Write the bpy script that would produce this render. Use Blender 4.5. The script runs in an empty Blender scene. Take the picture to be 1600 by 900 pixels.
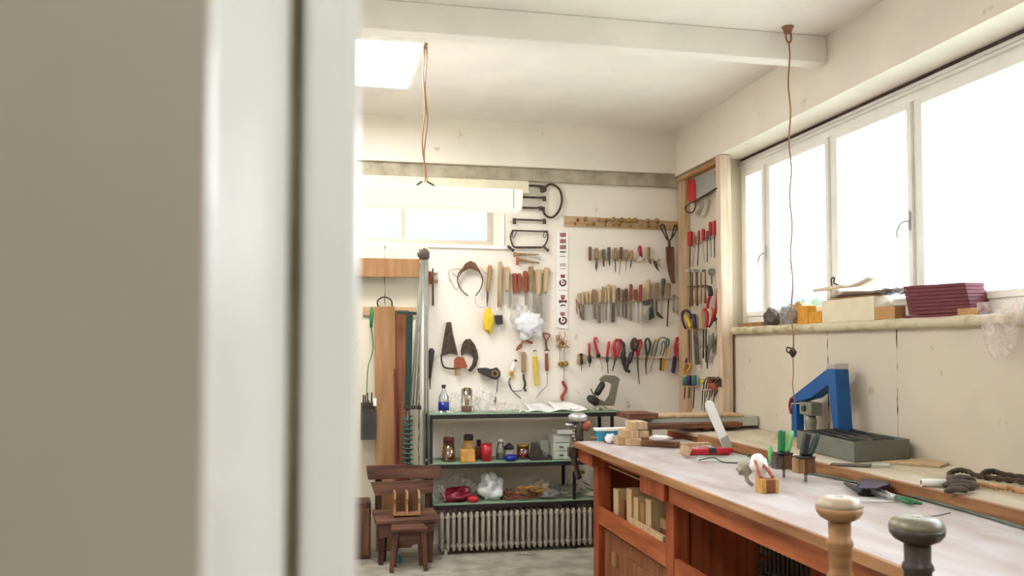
import bpy, bmesh, math, random
from mathutils import Vector, Matrix, noise
PI = math.pi
random.seed(7)
sc = bpy.context.scene
COL = sc.collection

# ---------------------------------------------------------------- camera
CAMZ, F, YAW, PITCH, CX, CY = 1.5, 1335.0, 0.2075, 0.0412, 800.0, 489.0
cam_d = bpy.data.cameras.new('camera'); cam = bpy.data.objects.new('camera', cam_d); COL.objects.link(cam)
cam.location = (0, 0, CAMZ)
cam.rotation_euler = (PI/2 + PITCH, 0, -YAW)
cam_d.sensor_width = 36; cam_d.lens = 36*F/1600
cam_d.shift_y = (CY-450)/1600
cam_d.clip_start = 0.05; cam_d.clip_end = 3000
cam_d.dof.use_dof = True; cam_d.dof.focus_distance = 4.4; cam_d.dof.aperture_fstop = 4.0
sc.camera = cam
# ---------------------------------------------------------------- exposure, world
sc.view_settings.view_transform = 'Standard'; sc.view_settings.look = 'None'
sc.view_settings.gamma = 1; sc.view_settings.use_curve_mapping = False
sc.view_settings.exposure = 0.88
wd = bpy.data.worlds.new('world'); sc.world = wd; wd.use_nodes = True
nt = wd.node_tree; nt.nodes.clear()
wo = nt.nodes.new('ShaderNodeOutputWorld'); bg = nt.nodes.new('ShaderNodeBackground')
tc = nt.nodes.new('ShaderNodeTexCoord'); sp = nt.nodes.new('ShaderNodeSeparateXYZ'); cr = nt.nodes.new('ShaderNodeValToRGB')
nt.links.new(tc.outputs['Generated'], sp.inputs[0]); nt.links.new(sp.outputs['Z'], cr.inputs[0])
cr.color_ramp.elements[0].position = 0.0; cr.color_ramp.elements[0].color = (.97, .98, 1, 1)
cr.color_ramp.elements[1].position = 0.8; cr.color_ramp.elements[1].color = (.72, .83, 1, 1)
nt.links.new(cr.outputs[0], bg.inputs[0]); nt.links.new(bg.outputs[0], wo.inputs[0])
bg.inputs[1].default_value = 7.0
LAMP = 18.5          # emission of the ceiling lamp panels

# ---------------------------------------------------------------- photograph pixel -> point on a real plane
_sy, _cy, _sp, _cp = math.sin(YAW), math.cos(YAW), math.sin(PITCH), math.cos(PITCH)
FW = Vector((_sy*_cp, _cy*_cp, _sp)); RT = Vector((_cy, -_sy, 0)); UP = RT.cross(FW); C0 = Vector((0, 0, CAMZ))
def on(ax, val, px, py):
    d = FW + RT*((px-CX)/F) - UP*((py-CY)/F)
    return C0 + d*((val-C0[ax])/d[ax])
def PX(x): return lambda px, py, off=0: on(0, x-off, px, py)
def PY(y): return lambda px, py, off=0: on(1, y-off, px, py)
def PZ(z): return lambda px, py, off=0: on(2, z+off, px, py)
DB, XS = 6.6, 2.82
W = PY(DB)            # back wall
S = PX(XS)            # tool panel on the right wall
TOP = PZ(0.9)         # workbench top
BK = PZ(0.95)         # back bench top
MW = 0.0051           # metres per pixel at the back wall

# ---------------------------------------------------------------- materials
MATS = {}
def mat(name, c, rough=.6, metal=0, var=.12, scale=12, stretch=(1, 1, 1), bump=0, c2=None, spec=.5, detail=4, lo=.35, hi=.65, coat=0):
    if name in MATS: return MATS[name]
    m = bpy.data.materials.new(name); m.use_nodes = True; n = m.node_tree.nodes; l = m.node_tree.links
    b = n['Principled BSDF']; b.inputs['Roughness'].default_value = rough; b.inputs['Metallic'].default_value = metal
    b.inputs['Specular IOR Level'].default_value = spec; b.inputs['Coat Weight'].default_value = coat
    t = n.new('ShaderNodeTexCoord'); mp = n.new('ShaderNodeMapping'); mp.inputs['Scale'].default_value = stretch
    ns = n.new('ShaderNodeTexNoise'); ns.inputs['Scale'].default_value = scale; ns.inputs['Detail'].default_value = detail
    r = n.new('ShaderNodeValToRGB'); r.color_ramp.elements[0].position = lo; r.color_ramp.elements[1].position = hi
    if c2 is None: c2 = tuple(max(0, x*(1-var*2)) for x in c)
    r.color_ramp.elements[0].color = (*c2, 1); r.color_ramp.elements[1].color = (*c, 1)
    l.new(t.outputs['Object'], mp.inputs[0]); l.new(mp.outputs[0], ns.inputs['Vector']); l.new(ns.outputs[0], r.inputs[0]); l.new(r.outputs[0], b.inputs['Base Color'])
    if bump:
        bp = n.new('ShaderNodeBump'); bp.inputs['Strength'].default_value = bump; bp.inputs['Distance'].default_value = .004
        l.new(ns.outputs[0], bp.inputs['Height']); l.new(bp.outputs[0], b.inputs['Normal'])
    MATS[name] = m; return m
def sr(r, g, b):   # sRGB 0-255 -> linear
    f = lambda v: ((v/255+.055)/1.055)**2.4 if v > 10 else v/255/12.92
    return (f(r), f(g), f(b))
def wood(name, c, c2=None, ax=2, rough=.6, scale=9, bump=.2, k=14):
    st = [k, k, k]; st[ax] = 1
    return mat(name, c, rough, 0, .18, scale/4, st, bump, c2, .35, 5)
def emis(name, c, s):
    m = bpy.data.materials.new(name); m.use_nodes = True; b = m.node_tree.nodes['Principled BSDF']
    b.inputs['Base Color'].default_value = (*[x*.35 for x in c], 1); b.inputs['Emission Color'].default_value = (*c, 1); b.inputs['Emission Strength'].default_value = s
    MATS[name] = m; return m
def film(name, c=(.95, .95, .95), alpha=.5, rough=.25, scale=11, k=.3):
    m = bpy.data.materials.new(name); m.use_nodes = True; n = m.node_tree.nodes; l = m.node_tree.links
    b = n['Principled BSDF']; b.inputs['Base Color'].default_value = (*c, 1); b.inputs['Roughness'].default_value = rough
    t = n.new('ShaderNodeTexCoord'); ns = n.new('ShaderNodeTexNoise'); ns.inputs['Scale'].default_value = scale; ns.inputs['Detail'].default_value = 6
    ns.inputs['Distortion'].default_value = 1.2
    mr = n.new('ShaderNodeMapRange'); mr.inputs[1].default_value = .35; mr.inputs[2].default_value = .7
    mr.inputs[3].default_value = max(0, alpha-k); mr.inputs[4].default_value = min(1, alpha+k)
    l.new(t.outputs['Object'], ns.inputs['Vector']); l.new(ns.outputs[0], mr.inputs[0]); l.new(mr.outputs[0], b.inputs['Alpha'])
    bp = n.new('ShaderNodeBump'); bp.inputs['Strength'].default_value = .6; bp.inputs['Distance'].default_value = .01
    l.new(ns.outputs[0], bp.inputs['Height']); l.new(bp.outputs[0], b.inputs['Normal'])
    MATS[name] = m; return m
def glass(name, c=(1, 1, 1), refl=.08, dens=0.0):
    m = bpy.data.materials.new(name); m.use_nodes = True; n = m.node_tree.nodes; l = m.node_tree.links; n.clear()
    o = n.new('ShaderNodeOutputMaterial'); mx = n.new('ShaderNodeMixShader'); tr = n.new('ShaderNodeBsdfTransparent'); gl = n.new('ShaderNodeBsdfGlossy')
    tr.inputs[0].default_value = (*c, 1); gl.inputs['Roughness'].default_value = .05; gl.inputs[0].default_value = (.9, .9, .9, 1)
    fr = n.new('ShaderNodeLayerWeight'); fr.inputs[0].default_value = refl*3
    mt = n.new('ShaderNodeMath'); mt.operation = 'MULTIPLY_ADD'; mt.inputs[1].default_value = .6; mt.inputs[2].default_value = refl*.4+dens
    l.new(fr.outputs['Fresnel'], mt.inputs[0]); l.new(mt.outputs[0], mx.inputs[0]); l.new(tr.outputs[0], mx.inputs[1]); l.new(gl.outputs[0], mx.inputs[2]); l.new(mx.outputs[0], o.inputs[0])
    MATS[name] = m; return m

CREAM = sr(246, 237, 225)
def plaster(name, c, crack=None, stain=.5):
    m = mat(name, c, .85, 0, .03, 3, bump=.15, spec=.2)
    n = m.node_tree.nodes; l = m.node_tree.links; b = n['Principled BSDF']
    t = [x for x in n if x.type == 'TEX_COORD'][0]; base = [x for x in n if x.type == 'VALTORGB'][0].outputs[0]
    # small chips and dirt marks
    n2 = n.new('ShaderNodeTexNoise'); n2.inputs['Scale'].default_value = 9; n2.inputs['Detail'].default_value = 8
    r2 = n.new('ShaderNodeValToRGB'); r2.color_ramp.elements[0].position = .69; r2.color_ramp.elements[1].position = .76
    r2.color_ramp.elements[0].color = (0, 0, 0, 1); r2.color_ramp.elements[1].color = (stain, stain, stain, 1)
    mx = n.new('ShaderNodeMixRGB'); mx.inputs[2].default_value = (*sr(150, 132, 100), 1)
    l.new(t.outputs['Object'], n2.inputs['Vector']); l.new(n2.outputs[0], r2.inputs[0]); l.new(r2.outputs[0], mx.inputs[0]); l.new(base, mx.inputs[1])
    out = mx.outputs[0]
    if crack:      # dark board joints at the given coordinates of one axis
        ax, vals, wdt = crack
        s = n.new('ShaderNodeSeparateXYZ'); l.new(t.outputs['Object'], s.inputs[0])
        n3 = n.new('ShaderNodeTexNoise'); n3.inputs['Scale'].default_value = 7; n3.inputs['Detail'].default_value = 5; l.new(t.outputs['Object'], n3.inputs['Vector'])
        for v in vals:
            a = n.new('ShaderNodeMath'); a.operation = 'SUBTRACT'; a.inputs[1].default_value = v; l.new(s.outputs[ax], a.inputs[0])
            w = n.new('ShaderNodeMath'); w.operation = 'MULTIPLY_ADD'; w.inputs[1].default_value = .02; w.inputs[2].default_value = -.01; l.new(n3.outputs[0], w.inputs[0])
            a2 = n.new('ShaderNodeMath'); a2.operation = 'ADD'; l.new(a.outputs[0], a2.inputs[0]); l.new(w.outputs[0], a2.inputs[1])
            a3 = n.new('ShaderNodeMath'); a3.operation = 'ABSOLUTE'; l.new(a2.outputs[0], a3.inputs[0])
            wn = n.new('ShaderNodeMath'); wn.operation = 'MULTIPLY_ADD'; wn.inputs[1].default_value = wdt*5; wn.inputs[2].default_value = -wdt*1.9; l.new(n2.outputs[0], wn.inputs[0])
            lt = n.new('ShaderNodeMath'); lt.operation = 'LESS_THAN'; l.new(a3.outputs[0], lt.inputs[0]); l.new(wn.outputs[0], lt.inputs[1])
            m3 = n.new('ShaderNodeMixRGB'); m3.inputs[2].default_value = (*sr(84, 66, 44), 1)
            l.new(lt.outputs[0], m3.inputs[0]); l.new(out, m3.inputs[1]); out = m3.outputs[0]
    l.new(out, b.inputs['Base Color']); return m

M = dict(
 wall=plaster('wall_plaster', CREAM), ceil=plaster('ceiling_paint', sr(250, 243, 236), stain=.1),
 wallr=plaster('board_wall', sr(216, 205, 188), crack=(1, (4.55, 3.92), 0.006)),
 wallb=plaster('boarded_wall', sr(238, 230, 208), crack=(0, (.39, .655), .004)),
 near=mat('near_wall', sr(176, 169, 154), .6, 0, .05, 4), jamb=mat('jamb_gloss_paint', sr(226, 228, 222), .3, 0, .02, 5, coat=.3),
 groove=mat('groove_dark_tan', sr(150, 140, 112), .8, 0, .15, 20), floor=mat('concrete_floor', sr(176, 172, 158), .7, 0, .12, 6, bump=.1, c2=sr(140, 134, 120)),
 concrete=mat('raw_concrete', sr(196, 186, 168), .9, 0, .2, 7, bump=.4, c2=sr(160, 148, 128)), white=mat('white_paint', sr(250, 248, 242), .45, 0, .03, 8),
 postw=wood('pale_pine_post', sr(228, 208, 188), sr(204, 176, 148)), pine=wood('pine', sr(214, 186, 152), sr(188, 154, 114)), pinex=wood('pine_along_x', sr(206, 178, 142), sr(184, 148, 106), 0), piney=wood('pine_along_y', sr(214, 178, 128), sr(170, 122, 78), 1),
 beech=wood('beech', sr(208, 184, 148), sr(184, 154, 116)), beechd=wood('oiled_beech', sr(176, 144, 104), sr(140, 106, 70)),
 redwood=wood('reddish_hardwood', sr(160, 84, 52), sr(128, 60, 36)), brown=wood('brown_wood', sr(120, 84, 60), sr(84, 54, 36)), brownx=wood('brown_wood_along_x', sr(128, 86, 60), sr(80, 50, 34), 0),
 orange=wood('bench_wood', sr(164, 84, 46), sr(124, 54, 28), 2, .5, k=10), orangey=wood('bench_wood_along_y', sr(180, 100, 56), sr(138, 66, 34), 1, .5, k=10),
 oaky=wood('edge_wood', sr(172, 126, 84), sr(132, 86, 54), 1, .5), plank=wood('light_brown_plank', sr(166, 126, 86), sr(146, 104, 66), 2, k=8),
 plankr=wood('red_brown_plank', sr(150, 96, 64), sr(118, 70, 44), 2), chairw=wood('rustic_dark_wood', sr(118, 82, 66), sr(70, 44, 34), 0, .55, k=9), chairv=wood('rustic_dark_wood_upright', sr(104, 66, 50), sr(62, 36, 28), 2, .55, k=9),
 top=mat('worn_bench_top', sr(198, 191, 190), .5, 0, .1, 3, (3, 1, 1), .1, sr(180, 162, 154), .4, 8),
 topb=mat('back_bench_top', sr(216, 204, 186), .5, 0, .1, 3, (3, 1, 1), .1, sr(192, 174, 146), .4, 8),
 steel=mat('steel', sr(176, 170, 160), .35, .8, .15, 20), steeld=mat('dark_steel', sr(104, 94, 82), .5, .6, .25, 25), iron=mat('rusty_iron', sr(92, 76, 62), .7, .3, .3, 30, c2=sr(56, 44, 36)),
 blade=mat('blade_steel', sr(140, 130, 116), .35, .7, .15, 22), bladel=mat('bright_blade', sr(205, 203, 196), .3, .7, .08, 22),
 red=mat('red_plastic', sr(196, 30, 44), .35, 0, .08, 14), redd=mat('dull_red_plastic', sr(168, 54, 48), .45, 0, .1, 14), black=mat('black_plastic', sr(38, 34, 36), .45, 0, .2, 14),
 dark=mat('charcoal', sr(62, 56, 56), .6, 0, .2, 14), purple=mat('dark_purple_plastic', sr(60, 42, 72), .45, 0, .15, 14), yellow=mat('yellow_plastic', sr(232, 200, 46), .4, 0, .08, 14),
 ylw2=mat('amber_plastic', sr(226, 160, 40), .4, 0, .1, 14), green=mat('green_plastic', sr(34, 128, 76), .35, 0, .1, 14), greenl=mat('light_green_plastic', sr(120, 196, 120), .35, 0, .1, 14),
 teal=mat('teal_plastic', sr(52, 116, 118), .45, 0, .1, 14), greend=mat('dark_green_paint', sr(34, 66, 58), .45, 0, .15, 14), blue=mat('blue_enamel', sr(12, 88, 160), .4, 0, .06, 10), bluem=mat('cobalt_plastic', sr(20, 40, 150), .3, 0, .1, 14),
 cyan=mat('blue_card', sr(60, 152, 190), .6, 0, .08, 14), grey=mat('grey_metal_paint', sr(122, 126, 118), .45, .2, .08, 9), sashp=mat('cream_sash_paint', sr(206, 196, 178), .6, 0, .03, 8), rodm=mat('dull_grey_rod', sr(146, 146, 134), .5, .3, .1, 14), silver=mat('brushed_silver', sr(200, 200, 200), .35, .7, .05, 12),
 shelf=mat('green_shelf_paint', sr(142, 168, 140), .5, 0, .06, 8), shelfe=mat('black_shelf_edge', sr(30, 24, 26), .6, 0, .2, 14), rad=mat('radiator_paint', sr(176, 166, 152), .5, 0, .08, 14),
 paper=mat('white_paper', sr(248, 246, 242), .8, 0, .03, 12), cream=mat('cream_card', sr(234, 222, 196), .8, 0, .05, 10), card=mat('brown_card', sr(196, 148, 96), .8, 0, .08, 10),
 maroon=mat('maroon_card', sr(112, 34, 44), .6, 0, .1, 10), signred=mat('sign_red', sr(186, 52, 66), .6, 0, .1, 60), signdark=mat('sign_ink', sr(96, 40, 44), .6, 0, .1, 60),
 cord=mat('brown_flex', sr(160, 116, 82), .6, 0, .1, 20), wire=mat('black_wire', sr(52, 46, 42), .6, 0, .1, 20), cable=mat('green_grey_cable', sr(92, 108, 96), .5, 0, .1, 20),
 brass=mat('brass', sr(182, 140, 68), .35, .7, .2, 40), copper=mat('copper_red', sr(176, 96, 66), .45, .3, .15, 30), amber=mat('varnish_brown', sr(150, 84, 46), .3, 0, .2, 14), jar=mat('ochre_resin', sr(216, 164, 84), .35, 0, .15, 20),
 rope=mat('dark_rope', sr(92, 76, 62), .9, 0, .2, 60), ropel=mat('tan_rope', sr(214, 160, 116), .9, 0, .15, 60), rag=mat('grey_rag', sr(108, 96, 88), .9, 0, .25, 25, bump=.4), ragl=mat('pale_rag', sr(196, 186, 168), .9, 0, .25, 18, bump=.4),
 drawer=mat('pale_grey_plastic', sr(196, 200, 190), .5, 0, .03, 14), sil=mat('window_sill_paint', sr(206, 196, 168), .8, 0, .2, 10, bump=.6, c2=sr(176, 160, 124), hi=.55), ang=mat('dark_olive', sr(126, 118, 100), .5, 0, .1, 14),
 knob=mat('turned_beech', sr(172, 128, 84), .4, 0, .2, 6, (1, 1, 6), c2=sr(138, 96, 60)), knobt=mat('pale_knob_top', sr(206, 190, 166), .35, .0, .15, 12, c2=sr(176, 156, 130)),
 knobd=mat('dark_stained_wood', sr(64, 56, 50), .4, 0, .2, 8), knobdt=mat('olive_knob_top', sr(148, 146, 122), .35, 0, .2, 12, c2=sr(110, 106, 84)), grass=mat('meadow', sr(196, 206, 178), .9, 0, .1, 1), ridge=mat('haze_ridge', sr(84, 96, 114), .9, 0, .08, .02), hill=mat('haze_hill', sr(104, 124, 140), .9, 0, .08, .02), fol=mat('pale_foliage', sr(88, 104, 70), .9, 0, .15, 1),  # distance haze painted into the ridge and hill colours
 purp=mat('heather_felt', sr(150, 132, 136), .9, 0, .1, 30), skin=mat('terracotta', sr(186, 96, 72), .7, 0, .1, 20))
M['glass'] = glass('window_glass'); M['clear'] = glass('clear_plastic', (.9, .92, .94), .12, .08); M['ambg'] = glass('amber_glass', (.86, .62, .38), .12, .08)
M['bag'] = film('white_bag_film', sr(240, 242, 246), .9, k=.1); M['bagc'] = film('clear_bag_film', sr(236, 232, 228), .32, k=.3); M['bagp'] = film('pink_bag_film', sr(242, 224, 222), .3, k=.28)
M['bagy'] = film('yellow_bag_film', sr(240, 206, 50), .95, k=.05); M['bagr'] = film('dark_red_film', sr(130, 20, 40), .95, k=.05); M['bagb'] = film('smoky_bag_film', sr(150, 150, 150), .6, k=.3)
M['lamp'] = emis('lamp_diffuser', (1, .985, .96), LAMP); M['tube'] = emis('tube_lamp_diffuser', (1, .93, .76), .5)

# ---------------------------------------------------------------- mesh builder
class MB:
    def __init__(s): s.v = []; s.f = []; s.sm = []
    def add(s, vs, fs, smooth=False):
        k = len(s.v); s.v += [Vector(p) for p in vs]; s.f += [tuple(i+k for i in f) for f in fs]; s.sm += [smooth]*len(fs); return s
    def box(s, x0, x1, y0, y1, z0, z1):
        return s.add([(x0, y0, z0), (x1, y0, z0), (x1, y1, z0), (x0, y1, z0), (x0, y0, z1), (x1, y0, z1), (x1, y1, z1), (x0, y1, z1)],
              [(0, 3, 2, 1), (4, 5, 6, 7), (0, 1, 5, 4), (1, 2, 6, 5), (2, 3, 7, 6), (3, 0, 4, 7)])
    def beam(s, p0, p1, w, t, n=(0, 1, 0), w2=None):
        p0, p1, n = Vector(p0), Vector(p1), Vector(n); d = (p1-p0).normalized(); a = d.cross(n).normalized(); n = a.cross(d).normalized()
        w2 = w if w2 is None else w2; vs = []
        for p, ww in ((p0, w), (p1, w2)):
            for i, j in ((-1, -1), (1, -1), (1, 1), (-1, 1)): vs.append(p + a*(i*ww/2) + n*(j*t/2))
        return s.add(vs, [(0, 3, 2, 1), (4, 5, 6, 7), (0, 1, 5, 4), (1, 2, 6, 5), (2, 3, 7, 6), (3, 0, 4, 7)])
    def prism(s, pts, ext):
        ext = Vector(ext); n = len(pts); pts = [Vector(p) for p in pts]
        return s.add(pts + [p+ext for p in pts], [tuple(range(n-1, -1, -1)), tuple(range(n, 2*n))] + [(i, (i+1) % n, n+(i+1) % n, n+i) for i in range(n)])
    def rings(s, rings, caps=True, smooth=True):
        n = len(rings[0]); vs = [p for r in rings for p in r]; fs = []
        for k in range(len(rings)-1):
            for i in range(n): fs.append((k*n+i, k*n+(i+1) % n, (k+1)*n+(i+1) % n, (k+1)*n+i))
        s.add(vs, fs, smooth)
        if caps:
            b = len(s.v)-len(vs)
            s.f.append(tuple(b+i for i in range(n-1, -1, -1))); s.f.append(tuple(b+len(vs)-n+i for i in range(n))); s.sm += [False, False]
        return s
    def lathe(s, p0, p1, prof, n=12, flat=1.0, up=None):
        p0, p1 = Vector(p0), Vector(p1); d = p1-p0; dn = d.normalized()
        r = Vector(up) if up else (Vector((0, 0, 1)) if abs(dn.z) < .9 else Vector((0, 1, 0)))
        a = dn.cross(r).normalized(); b = a.cross(dn).normalized()
        return s.rings([[p0+d*t+a*(rr*math.cos(2*PI*i/n))+b*(rr*flat*math.sin(2*PI*i/n)) for i in range(n)] for t, rr in prof])
    def tube(s, pts, r, n=7, closed=False):
        pts = [Vector(p) for p in pts]; m = len(pts); rs = r if isinstance(r, (list, tuple)) else [r]*m; out = []; prev = None
        for i in range(m):
            if closed: t = pts[(i+1) % m]-pts[i-1]
            else: t = pts[min(i+1, m-1)]-pts[max(i-1, 0)]
            t = t.normalized() if t.length > 1e-9 else Vector((0, 0, 1))
            if prev is None: prev = t.orthogonal().normalized()
            prev = prev - t*prev.dot(t)
            prev = prev.normalized() if prev.length > 1e-6 else t.orthogonal().normalized()
            b = t.cross(prev)
            out.append([pts[i]+prev*(rs[i]*math.cos(2*PI*k/n))+b*(rs[i]*math.sin(2*PI*k/n)) for k in range(n)])
        if closed: out.append(out[0]); return s.rings(out, False)
        return s.rings(out)
    def blob(s, c, r, seed=0, amp=.25, nu=14, nv=10, freq=2.2, flatbase=False):
        c = Vector(c); rs = []
        for j in range(nv+1):
            th = PI*(j if 0 < j < nv else (.12 if j == 0 else nv-.12))/nv; ring = []
            for i in range(nu):
                ph = 2*PI*i/nu; d = Vector((math.sin(th)*math.cos(ph), math.sin(th)*math.sin(ph), -math.cos(th)))
                k = 1+amp*noise.noise(d*freq+Vector((seed*7.3, seed*3.1, seed)))*1.6+amp*.3*noise.noise(d*freq*2.5+Vector((seed, 5, seed*2)))
                z = d.z*r[2]*k
                if flatbase: z = max(z, -r[2]*.8)
                ring.append(c+Vector((d.x*r[0]*k, d.y*r[1]*k, z)))
            rs.append(ring)
        return s.rings(rs)
    def sheet(s, fn, nu, nv, th=.0015):
        g = [[Vector(fn(i/nu, j/nv)) for i in range(nu+1)] for j in range(nv+1)]; nn = (nu+1)*(nv+1)
        vs = [p for r in g for p in r]; n = (g[0][-1]-g[0][0]).cross(g[-1][0]-g[0][0]).normalized()*th
        fs = []
        for j in range(nv):
            for i in range(nu):
                a = j*(nu+1)+i; fs.append((a, a+1, a+nu+2, a+nu+1)); fs.append((nn+a+nu+1, nn+a+nu+2, nn+a+1, nn+a))
        bd = [i for i in range(nu+1)]+[j*(nu+1)+nu for j in range(1, nv+1)]+[nv*(nu+1)+i for i in range(nu-1, -1, -1)]+[j*(nu+1) for j in range(nv-1, 0, -1)]
        for k in range(len(bd)): a, b = bd[k], bd[(k+1) % len(bd)]; fs.append((b, a, nn+a, nn+b))
        return s.add(vs+[p+n for p in vs], fs, True)
    def base(s):
        xs = [p.x for p in s.v]; ys = [p.y for p in s.v]; zs = [p.z for p in s.v]
        return Vector(((min(xs)+max(xs))/2, (min(ys)+max(ys))/2, min(zs)))
ORG = {}
def obj(name, mb, m, parent=None, bevel=0, loc=None, label=None):
    loc = (ORG[parent.name] if parent else (Vector(loc) if loc is not None else mb.base()))
    me = bpy.data.meshes.new(name); me.from_pydata([tuple(p-loc) for p in mb.v], [], mb.f); me.update()
    for p, sm in zip(me.polygons, mb.sm): p.use_smooth = sm
    bm = bmesh.new(); bm.from_mesh(me); bmesh.ops.recalc_face_normals(bm, faces=bm.faces); bm.to_mesh(me); bm.free()
    me.materials.append(M[m] if isinstance(m, str) else m)
    o = bpy.data.objects.new(name, me); COL.objects.link(o); ORG[o.name] = loc
    if parent: o.parent = parent
    else: o.location = loc
    if bevel:
        md = o.modifiers.new('bevel', 'BEVEL'); md.width = bevel; md.segments = 2; md.limit_method = 'ANGLE'
    if label: o['label'] = label
    return o
LABELS = {}
def tag(o, label, cat, group=None, kind=None):
    o['label'] = label; o['category'] = cat
    if group: o['group'] = group
    if kind: o['kind'] = kind
    if label in LABELS: print('DUPLABEL', label)
    LABELS[label] = 1
    nw = len(label.split())
    if nw < 4 or nw > 16: print('LABELLEN', nw, label)
    return o
def thing(name, loc, label, cat, group=None):
    o = bpy.data.objects.new(name, None); COL.objects.link(o); o.location = loc; o.empty_display_size = .05; ORG[o.name] = Vector(loc)
    return tag(o, label, cat, group)
def solo(name, mb, m, label, cat, group=None, bevel=0, kind=None):
    return tag(obj(name, mb, m, None, bevel), label, cat, group, kind)
def struct(name, mb, m, bevel=0):
    o = obj(name, mb, m, None, bevel, loc=(0, 0, 0)); o['kind'] = 'structure'; return o
ORD = 'first second third fourth fifth sixth seventh eighth ninth tenth eleventh twelfth thirteenth fourteenth fifteenth sixteenth seventeenth eighteenth nineteenth twentieth twenty-first twenty-second twenty-third twenty-fourth twenty-fifth'.split()
def sm(p, k=3):   # Catmull-Rom smoothing of a point list
    p = [Vector(q) for q in p]; out = []
    for i in range(len(p)-1):
        a, b, c, d = p[max(i-1, 0)], p[i], p[i+1], p[min(i+2, len(p)-1)]
        for j in range(k):
            t = j/k; out.append(.5*((2*b)+(c-a)*t+(2*a-5*b+4*c-d)*t*t+(3*b-a-3*c+d)*t**3))
    out.append(p[-1]); return out

# ================================================================ THE ROOM
H = 3.28; XL, XR = -2.4, 3.03
struct('floor', MB().box(XL-.2, XR+.2, -2.2, DB+.2, -.15, 0), 'floor')
struct('ceiling', MB().box(XL-.2, XR+.4, -2.2, DB+.2, H, H+.2), 'ceil')
struct('wall_left', MB().box(XL-.2, XL, -2.2, DB+.2, 0, H), 'wall')
# back wall with the high window opening
wx0, wx1, wz0, wz1 = -1.0, 1.24, 2.31, 2.72
b = MB().box(XL, wx0, DB, DB+.25, 0, H).box(wx1, XR+.2, DB, DB+.25, 0, H).box(wx0, wx1, DB, DB+.25, 0, wz0).box(wx0, wx1, DB, DB+.25, wz1, H)
struct('wall_back', b, 'wall')
struct('trim_1', MB().box(XL, 2.82, DB-.035, DB-.001, 2.825, 2.93), 'concrete', .006)           # bare concrete lintel
struct('trim_2', MB().box(XL, 2.75, DB-.075, DB-.001, 2.93, H), 'wall')                          # upper wall proud of the lintel
b = MB().box(-.2, .72, DB-.03, DB-.001, 0, 2.285)
struct('trim_3', b, 'wallb')                                                                    # boarded recess panel on the left
# right wall: low wall, upper beam, sill
struct('wall_right', MB().box(2.86, XR+.25, -2.2, DB, 0, 1.60).box(2.86, XR+.25, 5.86, DB, 1.60, 2.912).box(2.86, XR+.25, -2.2, .7, 1.60, 2.912), 'wallr')
struct('trim_4', MB().box(2.75, XR+.25, -2.2, DB, 2.912, H), 'wall')
b = MB(); ns_ = 70
for k in range(2):
    pass
def sillf(u, v):
    y = .7+u*5.16; a = v*PI; r = .026
    j = .006*noise.noise(Vector((y*6, v*3, 1)))+.004*noise.noise(Vector((y*23, v*6, 4)))
    return (2.845-math.sin(a)*(r+j)*1.1, y, 1.624+math.cos(a)*(r+j))
b.sheet(sillf, 240, 8, .003); b.box(2.842, XR+.02, .7, 5.86, 1.600, 1.650)
struct('trim_5', b, 'sil')
# ceiling beam across
struct('trim_6', MB().box(XL, 2.75, 4.335, 4.44, 3.125, H), 'ceil', .006)
# main window on the right
fx0, fx1 = 2.985, 3.06
wnd = struct('window_1', MB().box(fx0, fx1, .7, 5.86, 1.65, 1.73).box(fx0, fx1, .7, 5.86, 2.80, 2.912).box(fx0, fx1, .7, .78, 1.73, 2.80).box(fx0, fx1, 5.80, 5.86, 1.73, 2.80), 'white', .004)
for y0, y1 in ((5.45, 5.50), (4.64, 4.70), (3.88, 3.93), (2.55, 2.62), (1.5, 1.57)):
    o = obj('mullion', MB().box(fx0+.005, fx1, y0, y1, 1.73, 2.80), 'white', wnd, .004)
edges = [.78, 1.5, 1.57, 2.55, 2.62, 3.88, 3.93, 4.64, 4.70, 5.45, 5.50, 5.80]
for i in range(0, 12, 2):
    y0, y1 = edges[i], edges[i+1]; t = .035
    s_ = obj('sash', MB().box(fx0-.012, fx0+.03, y0, y0+t, 1.73, 2.80).box(fx0-.012, fx0+.03, y1-t, y1, 1.73, 2.80).box(fx0-.012, fx0+.03, y0+t, y1-t, 1.73, 1.73+t).box(fx0-.012, fx0+.03, y0+t, y1-t, 2.80-t, 2.80), 'white', wnd, .003)
    obj('pane', MB().box(fx0+.008, fx0+.012, y0+t, y1-t, 1.73+t, 2.80-t), 'glass', s_)
obj('head_strip', MB().box(fx0-.02, fx0, .7, 5.86, 2.845, 2.850).box(fx0-.016, fx0, .7, 5.86, 2.87, 2.876), 'white', wnd)
obj('head_gap', MB().box(fx0-.006, fx0+.001, .7, 5.86, 2.895, 2.911), 'iron', wnd)
for px_ in (1420, 1197):
    q = PX(2.965)(px_, 345 if px_ > 1300 else 395)
    mb = MB().beam(q+Vector((0, 0, .05)), q-Vector((0, 0, .05)), .012, .008, (1, 0, 0)).tube(sm([q, q+Vector((-.03, .02, -.01)), q+Vector((-.035, .05, -.05)), q+Vector((-.035, .045, -.085))]), .006)
    obj('window_latch', mb, 'silver', wnd)
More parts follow.
